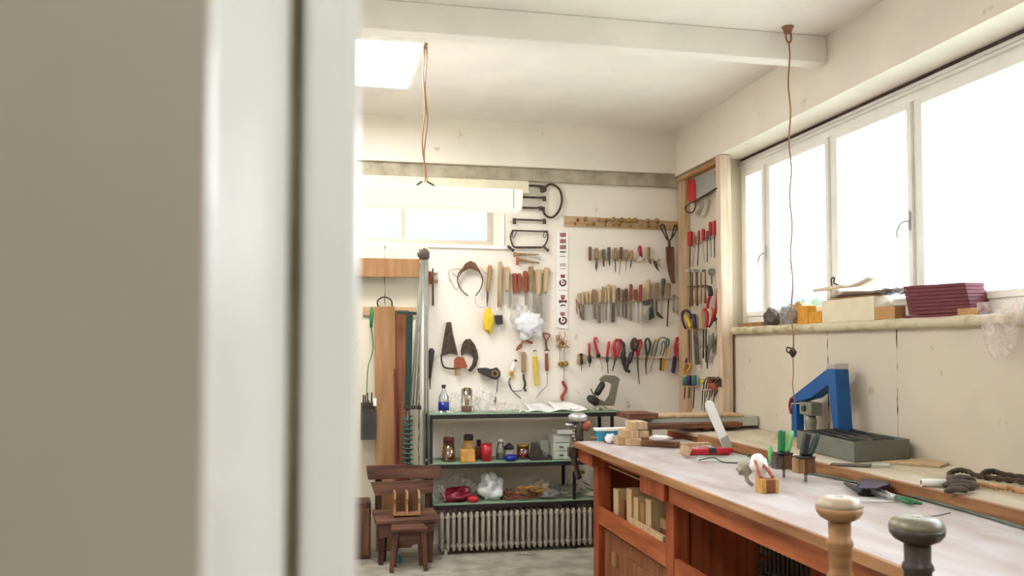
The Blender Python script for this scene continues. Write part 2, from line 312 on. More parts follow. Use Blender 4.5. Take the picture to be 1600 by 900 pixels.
# high window in the back wall
w2 = struct('window_2', MB().box(wx0, wx1, DB+.02, DB+.09, wz0, wz0+.04).box(wx0, wx1, DB+.02, DB+.09, wz1-.04, wz1).box(wx0, wx0+.04, DB+.02, DB+.09, wz0+.04, wz1-.04).box(wx1-.05, wx1, DB+.02, DB+.09, wz0+.04, wz1-.04).box(.515, .55, DB+.02, DB+.09, wz0+.04, wz1-.04).box(-.25, -.21, DB+.02, DB+.09, wz0+.04, wz1-.04), 'sashp', .004)
for a_, c_ in ((-1+.04, -.25), (-.21, .515), (.55, 1.19)): obj('pane', MB().box(a_, c_, DB+.05, DB+.054, wz0+.04, wz1-.04), 'glass', w2)
struct('trim_7', MB().box(wx0, wx1+.12, DB-.02, DB, wz0-.03, wz0-.005).box(wx1+.05, wx1+.085, DB-.015, DB, wz0, 2.72), 'white', .003)
struct('trim_8', MB().box(-.9, 1.49, DB-.16, DB-.04, 2.705, 2.80), 'cream', .004)         # wooden blind box over the window
# partition end the photographer looks past
A, Bp = Vector((-.049, .35)), on(1, .50, 455, 500)
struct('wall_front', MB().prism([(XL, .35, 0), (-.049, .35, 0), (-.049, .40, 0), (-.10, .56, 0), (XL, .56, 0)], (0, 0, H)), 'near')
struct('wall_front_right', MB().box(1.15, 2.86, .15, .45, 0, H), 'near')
p = [(-.0485, .351, 0), (on(1, .44, 412, 500).x, .44, 0), (on(1, .50, 452, 500).x, .50, 0), (on(1, .50, 452, 500).x-.03, .54, 0), (-.10, .50, 0)]
struct('door_1', MB().prism(p, (0, 0, H)), 'jamb', .008)
x0 = on(1, .52, 452, 500).x; x1 = on(1, .52, 474, 500).x
struct('trim_9', MB().box(x0-.012, x1, .525, .56, 0, H), 'groove')  # groove strip in a darker colour than the jamb
x2 = on(1, .52, 560, 450).x
struct('trim_10', MB().box(x1-.002, x2, .51, .60, 0, H), 'jamb', .006)
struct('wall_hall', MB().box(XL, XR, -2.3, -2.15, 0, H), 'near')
# ceiling lamp in view, plus unseen room and hall lamps added for fill
def panel_lamp(x, y, w, d, label, m='lamp'):
    t = thing('ceiling_lamp', (x, y, H-.05), label, 'ceiling lamp', 'flat square ceiling lamps')
    obj('frame', MB().box(x-w/2, x+w/2, y-d/2, y-d/2+.025, H-.05, H-.001).box(x-w/2, x+w/2, y+d/2-.025, y+d/2, H-.05, H-.001).box(x-w/2, x-w/2+.025, y-d/2+.025, y+d/2-.025, H-.05, H-.001).box(x+w/2-.025, x+w/2, y-d/2+.025, y+d/2-.025, H-.05, H-.001), 'white', t)
    obj('diffuser', MB().box(x-w/2+.025, x+w/2-.025, y-d/2+.025, y+d/2-.025, H-.042, H-.03), m, t)
panel_lamp(.18, 5.23, .64, .9, 'lit flat ceiling lamp above the hanging tube lamp')
panel_lamp(-.6, 2.6, .64, .9, 'added unseen fill lamp on the ceiling just inside the doorway')  # unseen lamp added to raise the room's fill light
M['hall'] = emis('hall_fill_diffuser', (1, .98, .95), 25.0)
panel_lamp(.6, -.9, .5, .9, 'added unseen fill lamp on the hall ceiling', 'hall')  # unseen lamp added to brighten the near wall and jamb

# ================================================================ OUTSIDE
def hillf(x0, y0, x1, y1, h, seed, d=14):
    v = Vector((x1-x0, y1-y0, 0)); n = Vector((-v.y, v.x, 0)).normalized()*-1
    def fn(u, w): 
        q = Vector((x0, y0, 0))+v*u+n*(w*d*3-d*1.5)
        return (q.x, q.y, -2+math.sin(PI*w)*h*(.75+.5*noise.noise(Vector((u*4, seed, 0)))+.1*noise.noise(Vector((u*25, seed, w*3)))))
    return fn
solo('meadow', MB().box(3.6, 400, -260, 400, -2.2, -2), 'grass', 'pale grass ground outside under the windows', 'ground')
def hill(label, *a, m='hill', n=60): solo('hill', MB().sheet(hillf(*a), n, 10, .3), m, label, 'hill')
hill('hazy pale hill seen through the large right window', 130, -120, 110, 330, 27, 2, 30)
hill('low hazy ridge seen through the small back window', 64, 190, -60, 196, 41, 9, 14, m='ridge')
def tree(x, y, h, label, sd):
    t = thing('tree', (x, y, -2), label, 'tree', 'pale trees outside the big window'); obj('trunk', MB().lathe((x, y, -2), (x, y, -2+h*.6), [(0, .3), (1, .15)], 8), 'brown', t)
    mb = MB()
    for k in range(5): mb.blob((x+random.uniform(-1, 1)*h*.22, y+random.uniform(-1, 1)*h*.25, -2+h*(.5+.1*k)), (h*.26, h*.28, h*.22), sd*9+k, .5, 18, 12, 3)
    obj('crown', mb, 'fol', t)
tree(21, 33, 4.6, 'pale round tree outside the left pane of the big window', 1)
tree(20, 29.6, 4.2, 'pale tree outside right of the round tree, lower', 2)
tree(22, 14.4, 3.8, 'pale tree outside the pane nearest the camera', 3)
q = PX(40)(1492, 400)
t = thing('utility_pole', (q.x, q.y, -2), 'thin utility pole with crossarm outside the big window', 'utility pole')
obj('pole', MB().lathe((q.x, q.y, -2), (q.x, q.y, PX(40)(1492, 352).z), [(0, .16), (1, .1)], 8), 'grey', t)
z_ = PX(40)(1492, 356).z; obj('crossarm', MB().box(q.x-.06, q.x+.06, q.y-.9, q.y+.9, z_-.08, z_+.08), 'grey', t)
# ================================================================ SHELF UNIT AND RADIATORS
YF = 6.22
t = thing('shelf_unit', (1.43, 6.4, 0), 'green painted three-shelf metal shelving unit above the radiator', 'shelf unit')
xL = W(670, 640).x
def shelf(x0, x1, z):
    s_ = obj('shelf', MB().box(x0, x1, YF, DB-.04, z-.012, z), 'shelf', t)
    obj('shelf_edge', MB().box(x0, x1, YF-.004, YF, z-.036, z-.006), 'shelfe', s_, label='black drooping front edge of the shelf')
shelf(.70, 2.17, 1.02); shelf(.70, 1.93, .66); shelf(.73, 2.1, .365)
for x, z in ((.70, 1.008), (2.08, 1.008), (1.78, .648)):
    for y in (YF+.005, DB-.06): obj('upright', MB().box(x+.001, x+.022, y, y+.022, 0, z), 'shelfe', t)
def radiator(x0, x1, y0, n, z0, z1, label, axis=0):
    t = thing('radiator', ((x0+x1)/2, y0, 0), label, 'radiator')
    for i in range(n):
        c = x0+(x1-x0)*(i+.5)/n; mb = MB()
        for dy in (-.045, 0, .045):
            pa = (lambda z: (c, y0+dy, z)) if axis == 0 else (lambda z: (y0+dy, c, z))
            mb.lathe(pa(z0), pa(z1), [(0, .006), (.04, .0125), (.96, .0125), (1, .006)], 8)
        for z in (z0+.035, z1-.035):
            if axis == 0: mb.lathe((c, y0-.06, z), (c, y0+.06, z), [(0, .01), (.2, .02), (.8, .02), (1, .01)], 8)
            else: mb.lathe((y0-.06, c, z), (y0+.06, c, z), [(0, .01), (.2, .02), (.8, .02), (1, .01)], 8)
        obj('section', mb, 'rad', t)
    for z in (z0+.035, z1-.035):
        if axis == 0: obj('pipe', MB().lathe((x0, y0, z), (x1, y0, z), [(0, .011), (1, .011)], 8), 'rad', t)
        else: obj('pipe', MB().lathe((y0, x0, z), (y0, x1, z), [(0, .011), (1, .011)], 8), 'rad', t)
    for c in (x0+.05, x1-.05):
        if axis == 0: obj('foot', MB().box(c-.01, c+.01, y0-.05, y0+.05, 0, z0+.02), 'rad', t)
        else: obj('foot', MB().box(y0-.05, y0+.05, c-.01, c+.01, 0, z0+.02), 'rad', t)
radiator(.77, 2.15, 6.27, 32, .025, .305, 'long cream column radiator under the green shelves')
radiator(3.2, 5.5, 2.74, 44, .06, .66, 'column radiator under the window behind the workbench', 1)

# ---- things on the shelves (front row at about Y 6.32)
sh = PY(6.34)
def zset(p, z): return Vector((p.x, p.y, z))
def jar_like(name, px, w, z, hpx, prof, m, label, cat, lid=None, lidm=None, y=6.34, group=None, n=14, liq=None):
    p = PY(y)(px, 700); r = w*.0048/2; h = hpx*.0048
    t = thing(name, (p.x, y, z), label, cat, group)
    c0 = Vector((p.x, y, z+.001)); 
    obj('body', MB().lathe(c0, c0+Vector((0, 0, h)), [(a, r*q) for a, q in prof], n), m, t)
    if liq: obj('contents', MB().lathe(c0+Vector((0, 0, .003)), c0+Vector((0, 0, h*liq[0])), [(0, r*.93), (1, r*.93)], n), liq[1], t)
    if lid: obj('lid', MB().lathe(c0+Vector((0, 0, h)), c0+Vector((0, 0, h+lid[0]*.0048)), [(0, lid[1]*.0024), (.85, lid[1]*.0024), (1, lid[1]*.0021)], n), lidm, t)
    return t, c0, r, h
Z2 = .66; Z1 = 1.02; Z3 = .365
t, c, r, h = jar_like('varnish_jar', 701, 21, Z2, 30, [(0, 1), (.1, 1), (1, .78)], 'ambg', 'tapered amber jar with red lid and wire loop, left end of middle shelf', 'jar', (7, 17), 'maroon', liq=(.45, 'amber'))
q = c+Vector((0, 0, h+7*.0048+.001)); obj('wire_loop', MB().tube([q+Vector((math.sin(a)*.027, 0, .03-math.cos(a)*.03)) for a in [k*PI/8 for k in range(16)]], .0015, 5, True), 'steel', t)
t, c, r, h = jar_like('glue_bottle', 732, 26, Z2, 30, [(0, .95), (.1, 1), (.55, .98), (.8, .62), (1, .6)], 'jar', 'ochre bottle with grey cap behind the yellow block', 'bottle', (9, 15), 'dark', y=6.42)
p = PY(6.27)(731, 712); solo('wax_block', MB().box(p.x-.055, p.x+.05, 6.24, 6.34, Z2+.001, Z2+.095), 'jar', 'square yellow block in front of the ochre bottle', 'block', bevel=.006)
jar_like('small_bottle', 748, 8, Z2, 22, [(0, 1), (.8, 1), (1, .6)], 'amber', 'thin brown bottle with dark cap beside the red tin', 'bottle', (9, 7), 'black', y=6.40)
t, c, r, h = jar_like('red_tin', 760, 17, Z2, 26, [(0, 1), (1, 1)], 'red', 'round red tin on the middle shelf', 'tin', (1.5, 18), 'redd', y=6.32)
jar_like('clear_jar', 782, 15, Z2, 27, [(0, 1), (.6, 1), (.8, .7), (1, .65)], 'clear', 'clear glass jar with pale cap right of the red tin', 'jar', (4, 9), 'paper', y=6.40, liq=(.35, 'ragl'))
t = thing('scouring_bowl', (sh(797, 700).x, 6.34, Z2), 'dark ribbed brush head on small pot behind the cobalt bowl', 'pot')
p = Vector((sh(797, 700).x, 6.38, Z2+.001)); obj('pot', MB().lathe(p, p+Vector((0, 0, .075)), [(0, .032), (1, .036)], 12), 'ragl', t); obj('cap', MB().lathe(p+Vector((0, 0, .075)), p+Vector((0, 0, .12)), [(0, .04), (.5, .036), (1, .008)], 12), 'dark', t)
p = PY(6.28)(798, 715); solo('cobalt_bowl', MB().lathe((p.x, 6.28, Z2+.001), (p.x, 6.28, Z2+.042), [(0, .035), (.4, .052), (1, .047), (1, .04), (.5, .038)], 16), 'bluem', 'small cobalt blue bowl at the front of the middle shelf', 'bowl')
jar_like('honey_jar', 817, 20, Z2, 19, [(0, .95), (.1, 1), (1, 1)], 'ambg', 'squat amber glass jar with brass lid on middle shelf', 'jar', (4, 21), 'brass', y=6.38, liq=(.6, 'redd'))
p = PY(6.3)(845, 710); t = thing('scrap_tray', (p.x, 6.3, Z2), 'low dark tray full of metal scraps beside the white drawers', 'tray')
obj('tray', MB().box(p.x-.085, p.x+.075, 6.25, 6.38, Z2+.001, Z2+.008).box(p.x-.085, p.x+.075, 6.25, 6.255, Z2+.008, Z2+.03).box(p.x-.085, p.x-.08, 6.255, 6.38, Z2+.008, Z2+.03).box(p.x+.07, p.x+.075, 6.255, 6.38, Z2+.008, Z2+.03), 'dark', t)
mb = MB()
for k in range(26): 
    a = Vector((p.x+random.uniform(-.06, .05), random.uniform(6.27, 6.36), Z2+.018+random.uniform(0, .05)*(1-k/30))); mb.beam(a, a+Vector((random.uniform(-.03, .03), random.uniform(-.02, .02), random.uniform(-.01, .015))), .01, .006, (0, .3, 1))
o = obj('scraps', mb, 'rag', t); o['kind'] = 'stuff'
obj('liner', MB().prism([(p.x-.075, 6.375, Z2+.01), (p.x+.05, 6.375, Z2+.01), (p.x, 6.385, Z2+.12), (p.x-.055, 6.385, Z2+.12)], (0, .004, 0)), 'rag', t)
# drawer cabinets
x = PY(6.3)(864, 700).x
t = thing('drawer_cabinet', (x+.06, 6.36, Z2), 'small white plastic cabinet with two drawers on the middle shelf', 'drawer cabinet')
obj('case', MB().box(x, x+.125, 6.275, 6.46, Z2+.001, Z2+.19), 'drawer', t, .003)
for i in range(3):
    d_ = obj('drawer', MB().box(x+.005, x+.12, 6.263, 6.274, Z2+.006+i*.062, Z2+.062+i*.062), 'drawer', t, .002)
    if i < 2: obj('handle', MB().box(x+.04, x+.07, 6.256, 6.263, Z2+.03+i*.062, Z2+.038+i*.062), 'black', d_)
solo('plastic_tray', MB().box(x+.02, x+.14, 6.24, 6.4, Z2+.192, Z2+.198).box(x+.02, x+.14, 6.24, 6.245, Z2+.198, Z2+.225).box(x+.02, x+.024, 6.245, 6.4, Z2+.198, Z2+.225).box(x+.136, x+.14, 6.245, 6.4, Z2+.198, Z2+.225), 'drawer', 'loose white drawer lying on top of the small cabinet', 'drawer', bevel=.002)
solo('card_box', MB().box(x-.075, x-.006, 6.40, 6.5, Z2+.001, Z2+.13), 'drawer', 'small pale box left of the white drawer cabinet', 'box', bevel=.002)
# ---- bottom shelf: bags and scraps
b3 = PY(6.36)
def bag(name, px, py0, py1, wpx, z, m, label, sd, y=6.36, amp=.35, d=.09, cat='plastic bag', k=.0049):
    p = PY(y)(px, py1); h = (py1-py0)*k
    mb = MB().blob((p.x, y, z+h*.5*.8+.002), (wpx*k/2, d, h*.5), sd, amp, 30, 22, 1.8, True)
    zmin = min(q.z for q in mb.v)
    for q in mb.v: q.z += z+.001-zmin
    return solo(name, mb, m, label, cat)
bag('plastic_bag', 766, 737, 780, 36, Z3, 'bag', 'crumpled white plastic bag standing on the bottom shelf', 3)
bag('plastic_bag', 722, 738, 770, 44, Z3+.03, 'bagc', 'clear crumpled bag at the back of the bottom shelf', 8, 6.46, d=.07)
bag('plastic_bag', 712, 760, 783, 46, Z3, 'bagr', 'dark red crumpled bag on the bottom shelf', 5, 6.33, d=.06)
bag('plastic_bag', 688, 754, 780, 20, Z3, 'bagc', 'small clear bag at the left end of bottom shelf', 11, 6.33, d=.05)
bag('red_case', 739, 770, 781, 18, Z3, 'red', 'small bright red pouch beside the white plastic bag', 12, 6.27, .08, .03, 'pouch')
bag('cloth_bundle', 844, 741, 762, 36, Z3+.04, 'ragl', 'pale crumpled cloth bundle on top of the scrap pile', 6, 6.40, d=.07, cat='cloth')
bag('plastic_bag', 857, 763, 779, 34, Z3, 'bagb', 'clear crumpled bag lying right of the scrap pile', 7, 6.30, d=.06)
bag('plastic_bag', 872, 756, 774, 30, Z3, 'bagc', 'clear bag at the back beside the grey paper scraps', 17, 6.44, d=.05)
mb = MB()
for k in range(90):
    p = b3(random.uniform(784, 850), 770); a = Vector((p.x, random.uniform(6.26, 6.5), Z3+.006+abs(random.gauss(0, .025))))
    mb.beam(a, a+Vector((random.uniform(-.05, .05), random.uniform(-.03, .03), random.uniform(0, .02))), random.uniform(.008, .02), .003, (0, .3, 1))
solo('wood_scraps', mb, 'skin', 'heap of brown and pink scraps on the bottom shelf', 'scraps', kind='stuff')
mb = MB()
for k in range(16):
    p = b3(random.uniform(796, 850), 770); a = Vector((p.x, random.uniform(6.24, 6.34), Z3+.05+random.uniform(0, .05)))
    mb.beam(a, a+Vector((random.uniform(.04, .12), random.uniform(-.02, .02), random.uniform(-.02, .03))), .012, .004, (0, .3, 1))
for v in mb.v: v.z = max(v.z, Z3+.002)
solo('yellow_strips', mb, 'ylw2', 'amber yellow strips lying over the scrap heap', 'strips', kind='stuff')
mb = MB()
for k in range(34):
    p = b3(random.uniform(880, 930), 770); a = Vector((p.x, random.uniform(6.26, 6.5), Z3+.008+abs(random.gauss(0, .035))))
    mb.beam(a, a+Vector((random.uniform(-.06, .06), random.uniform(-.03, .03), random.uniform(-.005, .05))), random.uniform(.02, .05), .003, (random.random(), .3, 1))
for v in mb.v: v.z = max(v.z, Z3+.002)
solo('paper_scraps', mb, 'ragl', 'grey crumpled paper scraps at the right end of bottom shelf', 'scraps', kind='stuff')
# ---- top shelf
t, c, r, h = jar_like('water_bottle', 693, 17, Z1, 38, [(0, .9), (.04, 1), (.5, 1), (.62, .95), (.85, .4), (1, .32)], 'clear', 'clear water bottle with blue label, left end of top shelf', 'bottle', (4.5, 7), 'dark', y=6.42)
obj('paper_label', MB().lathe(c+Vector((0, 0, .012)), c+Vector((0, 0, .075)), [(0, r*1.02), (1, r*1.02)], 18), 'bluem', t, label='dark blue label')
t, c, r, h = jar_like('tumbler', 729, 18, Z1, 36, [(0, .96), (1, 1.02)], 'clear', 'glass jar with orange liquid and two dark brushes', 'jar', y=6.40, liq=(.24, 'skin'))
for dx in (-.017, .022): obj('brush', MB().beam(c+Vector((dx, 0, .125)), c+Vector((dx, 0, .18)), .016, .01).beam(c+Vector((dx*.4, 0, .045)), c+Vector((dx, 0, .126)), .006, .006), 'dark', t)
obj('brush', MB().beam(c+Vector((.004, .012, .05)), c+Vector((.004, .014, .185)), .018, .008), 'ylw2', t)
bag('plastic_bag', 712, 607, 640, 18, Z1, 'bagc', 'clear yellowish bag between the water bottle and brush jar', 21, 6.43, d=.04)
bag('plastic_bag', 756, 603, 641, 34, Z1, 'bagc', 'tall clear crumpled bag in middle of top shelf', 22, 6.42, d=.06)
bag('plastic_bag', 776, 624, 642, 34, Z1, 'bagp', 'pink and clear crumpled bag right of the tall bag', 23, 6.34, d=.06)
bag('plastic_bag', 803, 627, 641, 22, Z1, 'bagc', 'small clear bag beside the white paper sheets', 24, 6.33, d=.05)
for (a, b_, cc, dd, off, lab) in ((826, 868, 626, 640, .0, 'left pale plastic sheet lying curved on the top shelf'), (866, 915, 625, 641, .02, 'right white folded sheet lying on the top shelf')):
    x0, x1 = PY(6.3)(a, 640).x, PY(6.3)(b_, 640).x
    solo('plastic_sheet', MB().sheet(lambda u, v: (x0+(x1-x0)*u, 6.25+.28*v, Z1+.006+.055*v*(1-.5*u)+.008*math.sin(u*7+v*3)+off*.2), 16, 10, .002), 'paper' if off else 'bag', lab, 'sheet')
mb = MB()
for k in range(28):
    p = PY(6.27)(random.choice((random.uniform(680, 712), random.uniform(810, 830))), 640); mb.beam((p.x, random.uniform(6.24, 6.32), Z1+.006), (p.x+random.uniform(-.03, .03), random.uniform(6.24, 6.32), Z1+.01+random.uniform(0, .01)), .012, .002, (0, 0, 1))
solo('paper_scraps', mb, 'paper', 'white torn scraps scattered along the top shelf front', 'scraps', kind='stuff')
mb = MB()
for k in range(18):
    p = PY(6.3)(random.uniform(895, 960), 640); mb.beam((p.x, random.uniform(6.25, 6.4), Z1+.006), (p.x+random.uniform(-.05, .05), random.uniform(6.25, 6.4), Z1+.012+random.uniform(0, .025)), .02, .003, (0, 0, 1))
solo('cloth_scraps', mb, 'ragl', 'flat pale scraps under the grey tool frame', 'scraps', kind='stuff')
# grey D-shaped tool with black grip leaning on the wall
E_ = PY(6.42)
t = thing('polishing_tool', E_(945, 637), 'grey D-shaped frame tool with black grip leaning at shelf end', 'power tool')
pts = [E_(*q) for q in ((938, 592), (946, 586), (962, 587), (969, 592), (966, 604), (960, 634), (930, 634), (934, 622), (946, 628), (953, 618), (957, 600), (948, 596), (940, 600))]
obj('frame', MB().prism(pts, (0, .035, 0)), 'ang', t, .004)
obj('grip', MB().lathe(E_(942, 598)-Vector((0, .01, 0)), E_(931, 617)-Vector((0, .01, 0)), [(0, .018), (.2, .027), (.8, .027), (1, .02)], 12), 'black', t)
obj('motor', MB().lathe(E_(918, 620)-Vector((0, .01, 0)), E_(933, 630)-Vector((0, .01, 0)), [(0, .02), (.3, .032), (1, .03)], 12), 'dark', t)
obj('guard', MB().tube(sm([E_(q[0], q[1], .04) for q in ((923, 607), (926, 614), (932, 621), (935, 625))]), .005, 6), 'steeld', t)

# ================================================================ TOOLS ON THE BACK WALL
def tool(PL, name, label, cat, group, h, b_=None, off=.03, sc_=MW, extra=None):
    """h = (p0, p1, width px, material, shape); b_ = (p0, p1, width px, material, kind)"""
    h0, h1 = PL(*h[0], off), PL(*h[1], off); r = h[2]*sc_/2; n = (PL(*h[0], .1)-PL(*h[0], 0)).normalized()
    t = thing(name, (PL(*(b_[1] if b_ else h[1]), off)), label, cat, group)
    prof = {'chisel': [(0, .55), (.03, .92), (.1, 1), (.45, .85), (.75, .82), (.95, .68), (1, .6)], 'straight': [(0, .8), (.03, 1), (.97, 1), (1, .8)], 'grip': [(0, .6), (.06, .95), (.3, 1), (.6, .85), (.85, 1), (1, .6)],
            'turned': [(0, .6), (.05, 1), (.3, 1), (.5, .75), (.8, .8), (.92, .5), (1, .65)], 'taper': [(0, .7), (.04, 1), (.5, .85), (1, .5)], 'square': None}[h[4]]
    if prof: hh = obj('handle', MB().lathe(h0, h1, [(a, r*q) for a, q in prof], 10, min(1, .026/r)), h[3], t)
    else: hh = obj('handle', MB().beam(h0, h1, 2*r, min(2*r, .03), n), h[3], t, .002)
    if b_:
        b0, b1 = PL(*b_[0], off), PL(*b_[1], off); w = b_[2]*sc_; k = b_[4]
        if k == 'flat': mb = MB().beam(b0, b0+(b1-b0)*.15, w*.45, .005, n, w).beam(b0+(b1-b0)*.15, b1, w, .004, n)
        elif k == 'shaft': mb = MB().lathe(b0, b1, [(0, w/2), (.9, w/2), (1, w/3)], 8)
        elif k == 'point': mb = MB().lathe(b0, b1, [(0, w/2), (.6, w/3), (1, w*.08)], 8)
        elif k == 'knife': 
            a = (b1-b0).cross(n).normalized(); mb = MB().prism([b0+a*w*.3, b0-a*w*.3, b0+(b1-b0)*.5-a*w*.5, b1-a*w*.1, b0+(b1-b0)*.6+a*w*.5], n*.004)
        obj('blade', mb, b_[3], t)
        if h[4] in ('chisel', 'turned') and r > .008: 
            d = (h1-h0).normalized(); obj('ferrule', MB().lathe(h1-d*.002, h1+d*.010, [(0, r*.62), (1, r*.5)], 8), 'steel', hh)
    if extra: extra(t, n)
    return t
# rack strips
def rack(PL, p0, p1, wpx, m, label, depth=.016, sc_=MW, clips=0):
    a, b_ = PL(*p0, depth/2+.001), PL(*p1, depth/2+.001); n = (PL(*p0, .1)-PL(*p0, 0)).normalized()
    t = thing('tool_rack', (a+b_)/2, label, 'tool rack'); obj('strip', MB().beam(a, b_, wpx*sc_, depth, n), m, t, .002)
    for k in range(clips):
        q = a+(b_-a)*((k+.5)/clips)+n*depth*.5; obj('clip', MB().lathe(q, q+n*.008, [(0, .008), (.6, .008), (1, .004)], 8), 'paper', t)
    return t
rack(W, (919, 405), (1032, 406.5), 3.5, 'pine', 'narrow pale knife rack strip, top of the three racks', clips=8)
rack(W, (905, 475), (1061, 466), 3, 'pine', 'narrow pale chisel rack strip, middle of three racks', clips=14)
t = rack(W, (904, 557), (1064, 562), 2.5, 'pine', 'thin rack strip holding red and black tools, lowest of three')
obj('end_block', MB().beam(W(902, 560, .012), W(915, 561, .012), 15*MW, .02), 'beech', t, .002)
GA = 'wooden handled knives on the top wall rack'
A0 = lambda x, y: (900+x/7.5, 325+y/7.5)
rowA = [((165, 455), (165, 590), 35, 'brown', (165, 590), (165, 618), 20, 'shaft', 'short brown handled awl'), ((238, 468), (245, 595), 42, 'beechd', (245, 595), (235, 750), 34, 'knife', 'wide curved knife with fat tan handle'),
 ((320, 485), (320, 600), 38, 'rag', (320, 600), (325, 685), 22, 'flat', 'short grey handled knife'), ((387, 460), (387, 600), 38, 'rag', (387, 600), (398, 690), 20, 'knife', 'grey handled knife with short slanting blade'),
 ((463, 468), (460, 600), 36, 'beechd', (460, 600), (464, 750), 14, 'shaft', 'tan handled burin with straight shaft'), ((529, 460), (525, 600), 38, 'brown', (525, 600), (508, 795), 10, 'point', 'brown handled awl, longest point on the rack'),
 ((592, 490), (588, 600), 38, 'beechd', (588, 600), (582, 770), 10, 'point', 'tan handled thin needle awl'), ((649, 498), (652, 600), 40, 'beechd', (652, 600), (632, 728), 18, 'knife', 'tan handled leaning small knife')]
for i, (a, b_, w, m, c, d, w2, k, lab) in enumerate(rowA):
    tool(W, 'carving_knife' if k in ('knife', 'flat') else 'awl', '%s, %s from left on the top rack' % (lab, ORD[i]), 'knife' if k in ('knife', 'flat') else 'awl', GA, (A0(*a), A0(*b_), w/7.5, m, 'straight'), (A0(*c), A0(*d), w2/7.5, 'steeld', k))
tool(W, 'carving_knife', 'light brown handled knife with short hooked blade near the rack end', 'knife', GA, (A0(852, 460), A0(852, 600), 5, 'beechd', 'straight'), (A0(855, 600), A0(880, 665), 3, 'iron', 'knife'))
t = thing('triangular_blade', W(1020, 412, .03), 'dark triangular blade with wood tang, last on the top rack', 'blade', GA)
obj('blade', MB().prism([W(*A0(*q), .03) for q in ((900, 620), (935, 625), (975, 752), (925, 690))], (0, -.004, 0)), 'iron', t); obj('tang', MB().beam(W(*A0(950, 625), .03), W(*A0(975, 680), .03), .02, .014), 'beechd', t)
t = thing('pliers', W(*A0(760, 620), .03), 'small red handled pliers on the top rack', 'pliers')
obj('handle', MB().lathe(W(*A0(757, 440), .03), W(*A0(768, 580), .03), [(0, .006), (.2, .012), (1, .008)], 8), 'red', t); obj('handle', MB().tube(sm([W(*A0(*q), .036) for q in ((745, 445), (730, 480), (742, 540), (752, 580))]), .006, 7), 'redd', t)
obj('jaw', MB().prism([W(*A0(*q), .035) for q in ((740, 560), (770, 580), (775, 625), (705, 625), (722, 590))], (0, -.008, 0)), 'steel', t)
# chisels, middle rack
B0 = lambda x, y: (890+x/10, 425+y/10); B1 = lambda x, y: (980+x/10, 425+y/10)
rowB = [(B0, 145, 330, 480, 165, 720, 50, 12, 'beech', 'blade', 'pale handled narrow chisel'), (B0, 200, 318, 500, 212, 752, 56, 50, 'beech', 'blade', 'pale handled wide chisel'), (B0, 268, 305, 490, 283, 750, 56, 20, 'beech', 'bladel', 'pale handled narrow bright chisel'),
 (B0, 322, 330, 490, 340, 750, 42, 36, 'beech', 'bladel', 'pale handled medium chisel'), (B0, 385, 270, 480, 400, 738, 64, 38, 'beechd', 'blade', 'tan handled dark bladed chisel'), (B0, 470, 290, 475, 470, 800, 62, 44, 'pine', 'blade', 'yellow handled long chisel'),
 (B0, 520, 225, 470, 526, 785, 36, 14, 'beechd', 'blade', 'slim handled narrow chisel'), (B0, 565, 235, 470, 570, 750, 34, 20, 'beech', 'blade', 'slim pale handled narrow chisel'), (B0, 612, 190, 475, 615, 790, 54, 26, 'beech', 'bladel', 'tall pale handled chisel'),
 (B0, 686, 205, 475, 680, 785, 78, 54, 'beech', 'steeld', 'fat pale handled widest chisel'), (B0, 768, 245, 460, 768, 695, 50, 34, 'brown', 'blade', 'dark brown handled short chisel'), (B0, 832, 275, 465, 832, 700, 30, 26, 'brown', 'steeld', 'thin brown handled chisel'),
 (B0, 886, 262, 465, 882, 728, 54, 36, 'brown', 'steeld', 'brown handled chisel with dark blade'), (B0, 958, 190, 455, 962, 760, 58, 36, 'redwood', 'blade', 'tall reddish handled chisel'), (B1, 133, 275, 450, 140, 770, 58, 28, 'redwood', 'bladel', 'short reddish handled chisel'), (B1, 212, 198, 465, 205, 800, 58, 26, 'redd', 'bladel', 'bright red handled chisel')]
for i, (Q, x, y0, y1, xb, yb, w, w2, m, mbl, lab) in enumerate(rowB):
    tool(W, 'chisel', '%s, %s from left on middle rack' % (lab, ORD[i]), 'chisel', 'chisels on the middle wall rack', (Q(x, y0), Q(x+(xb-x)*.3, y1), w/10, m, 'chisel'), (Q(x+(xb-x)*.3, y1), Q(xb, yb), w2/10, mbl, 'flat'))
t = thing('spring_clip', W(902, 490, .02), 'small brown wire clip at the left end of chisel rack', 'clip')
obj('arm', MB().tube(sm([W(*B0(*q), .02) for q in ((95, 430), (110, 470), (110, 600), (128, 655))]), .004), 'copper', t); obj('arm', MB().tube(sm([W(*B0(*q), .02) for q in ((128, 450), (140, 540), (172, 640), (178, 720))]), .003), 'iron', t)
# block brush, paddle
t = thing('putty_knife', W(1015, 500, .03), 'large pale handled scraper with metal collar and beige green blade', 'scraper')
obj('handle', MB().lathe(W(*B1(325, 120), .035), W(*B1(325, 410), .035), [(0, .012), (.05, .019), (1, .019)], 10), 'pine', t); obj('collar', MB().beam(W(*B1(300, 440), .035), W(*B1(320, 520), .035), .06, .025), 'steeld', t, .004)
obj('blade', MB().prism([W(*B1(*q), .035) for q in ((255, 520), (345, 540), (325, 800), (235, 770))], (0, -.012, 0)), 'ragl', t, .002); obj('pad', MB().prism([W(*B1(*q), .034) for q in ((345, 545), (400, 555), (425, 710), (330, 760))], (0, -.012, 0)), 'greend', t, .002, label='dark green pad')
tool(W, 'chisel', 'pale slim handled tool behind the large scraper', 'chisel', None, (B1(402, 180), B1(395, 410), 4.5, 'beech', 'chisel'), (B1(395, 410), B1(392, 560), 2.5, 'steeld', 'shaft'), off=.02)
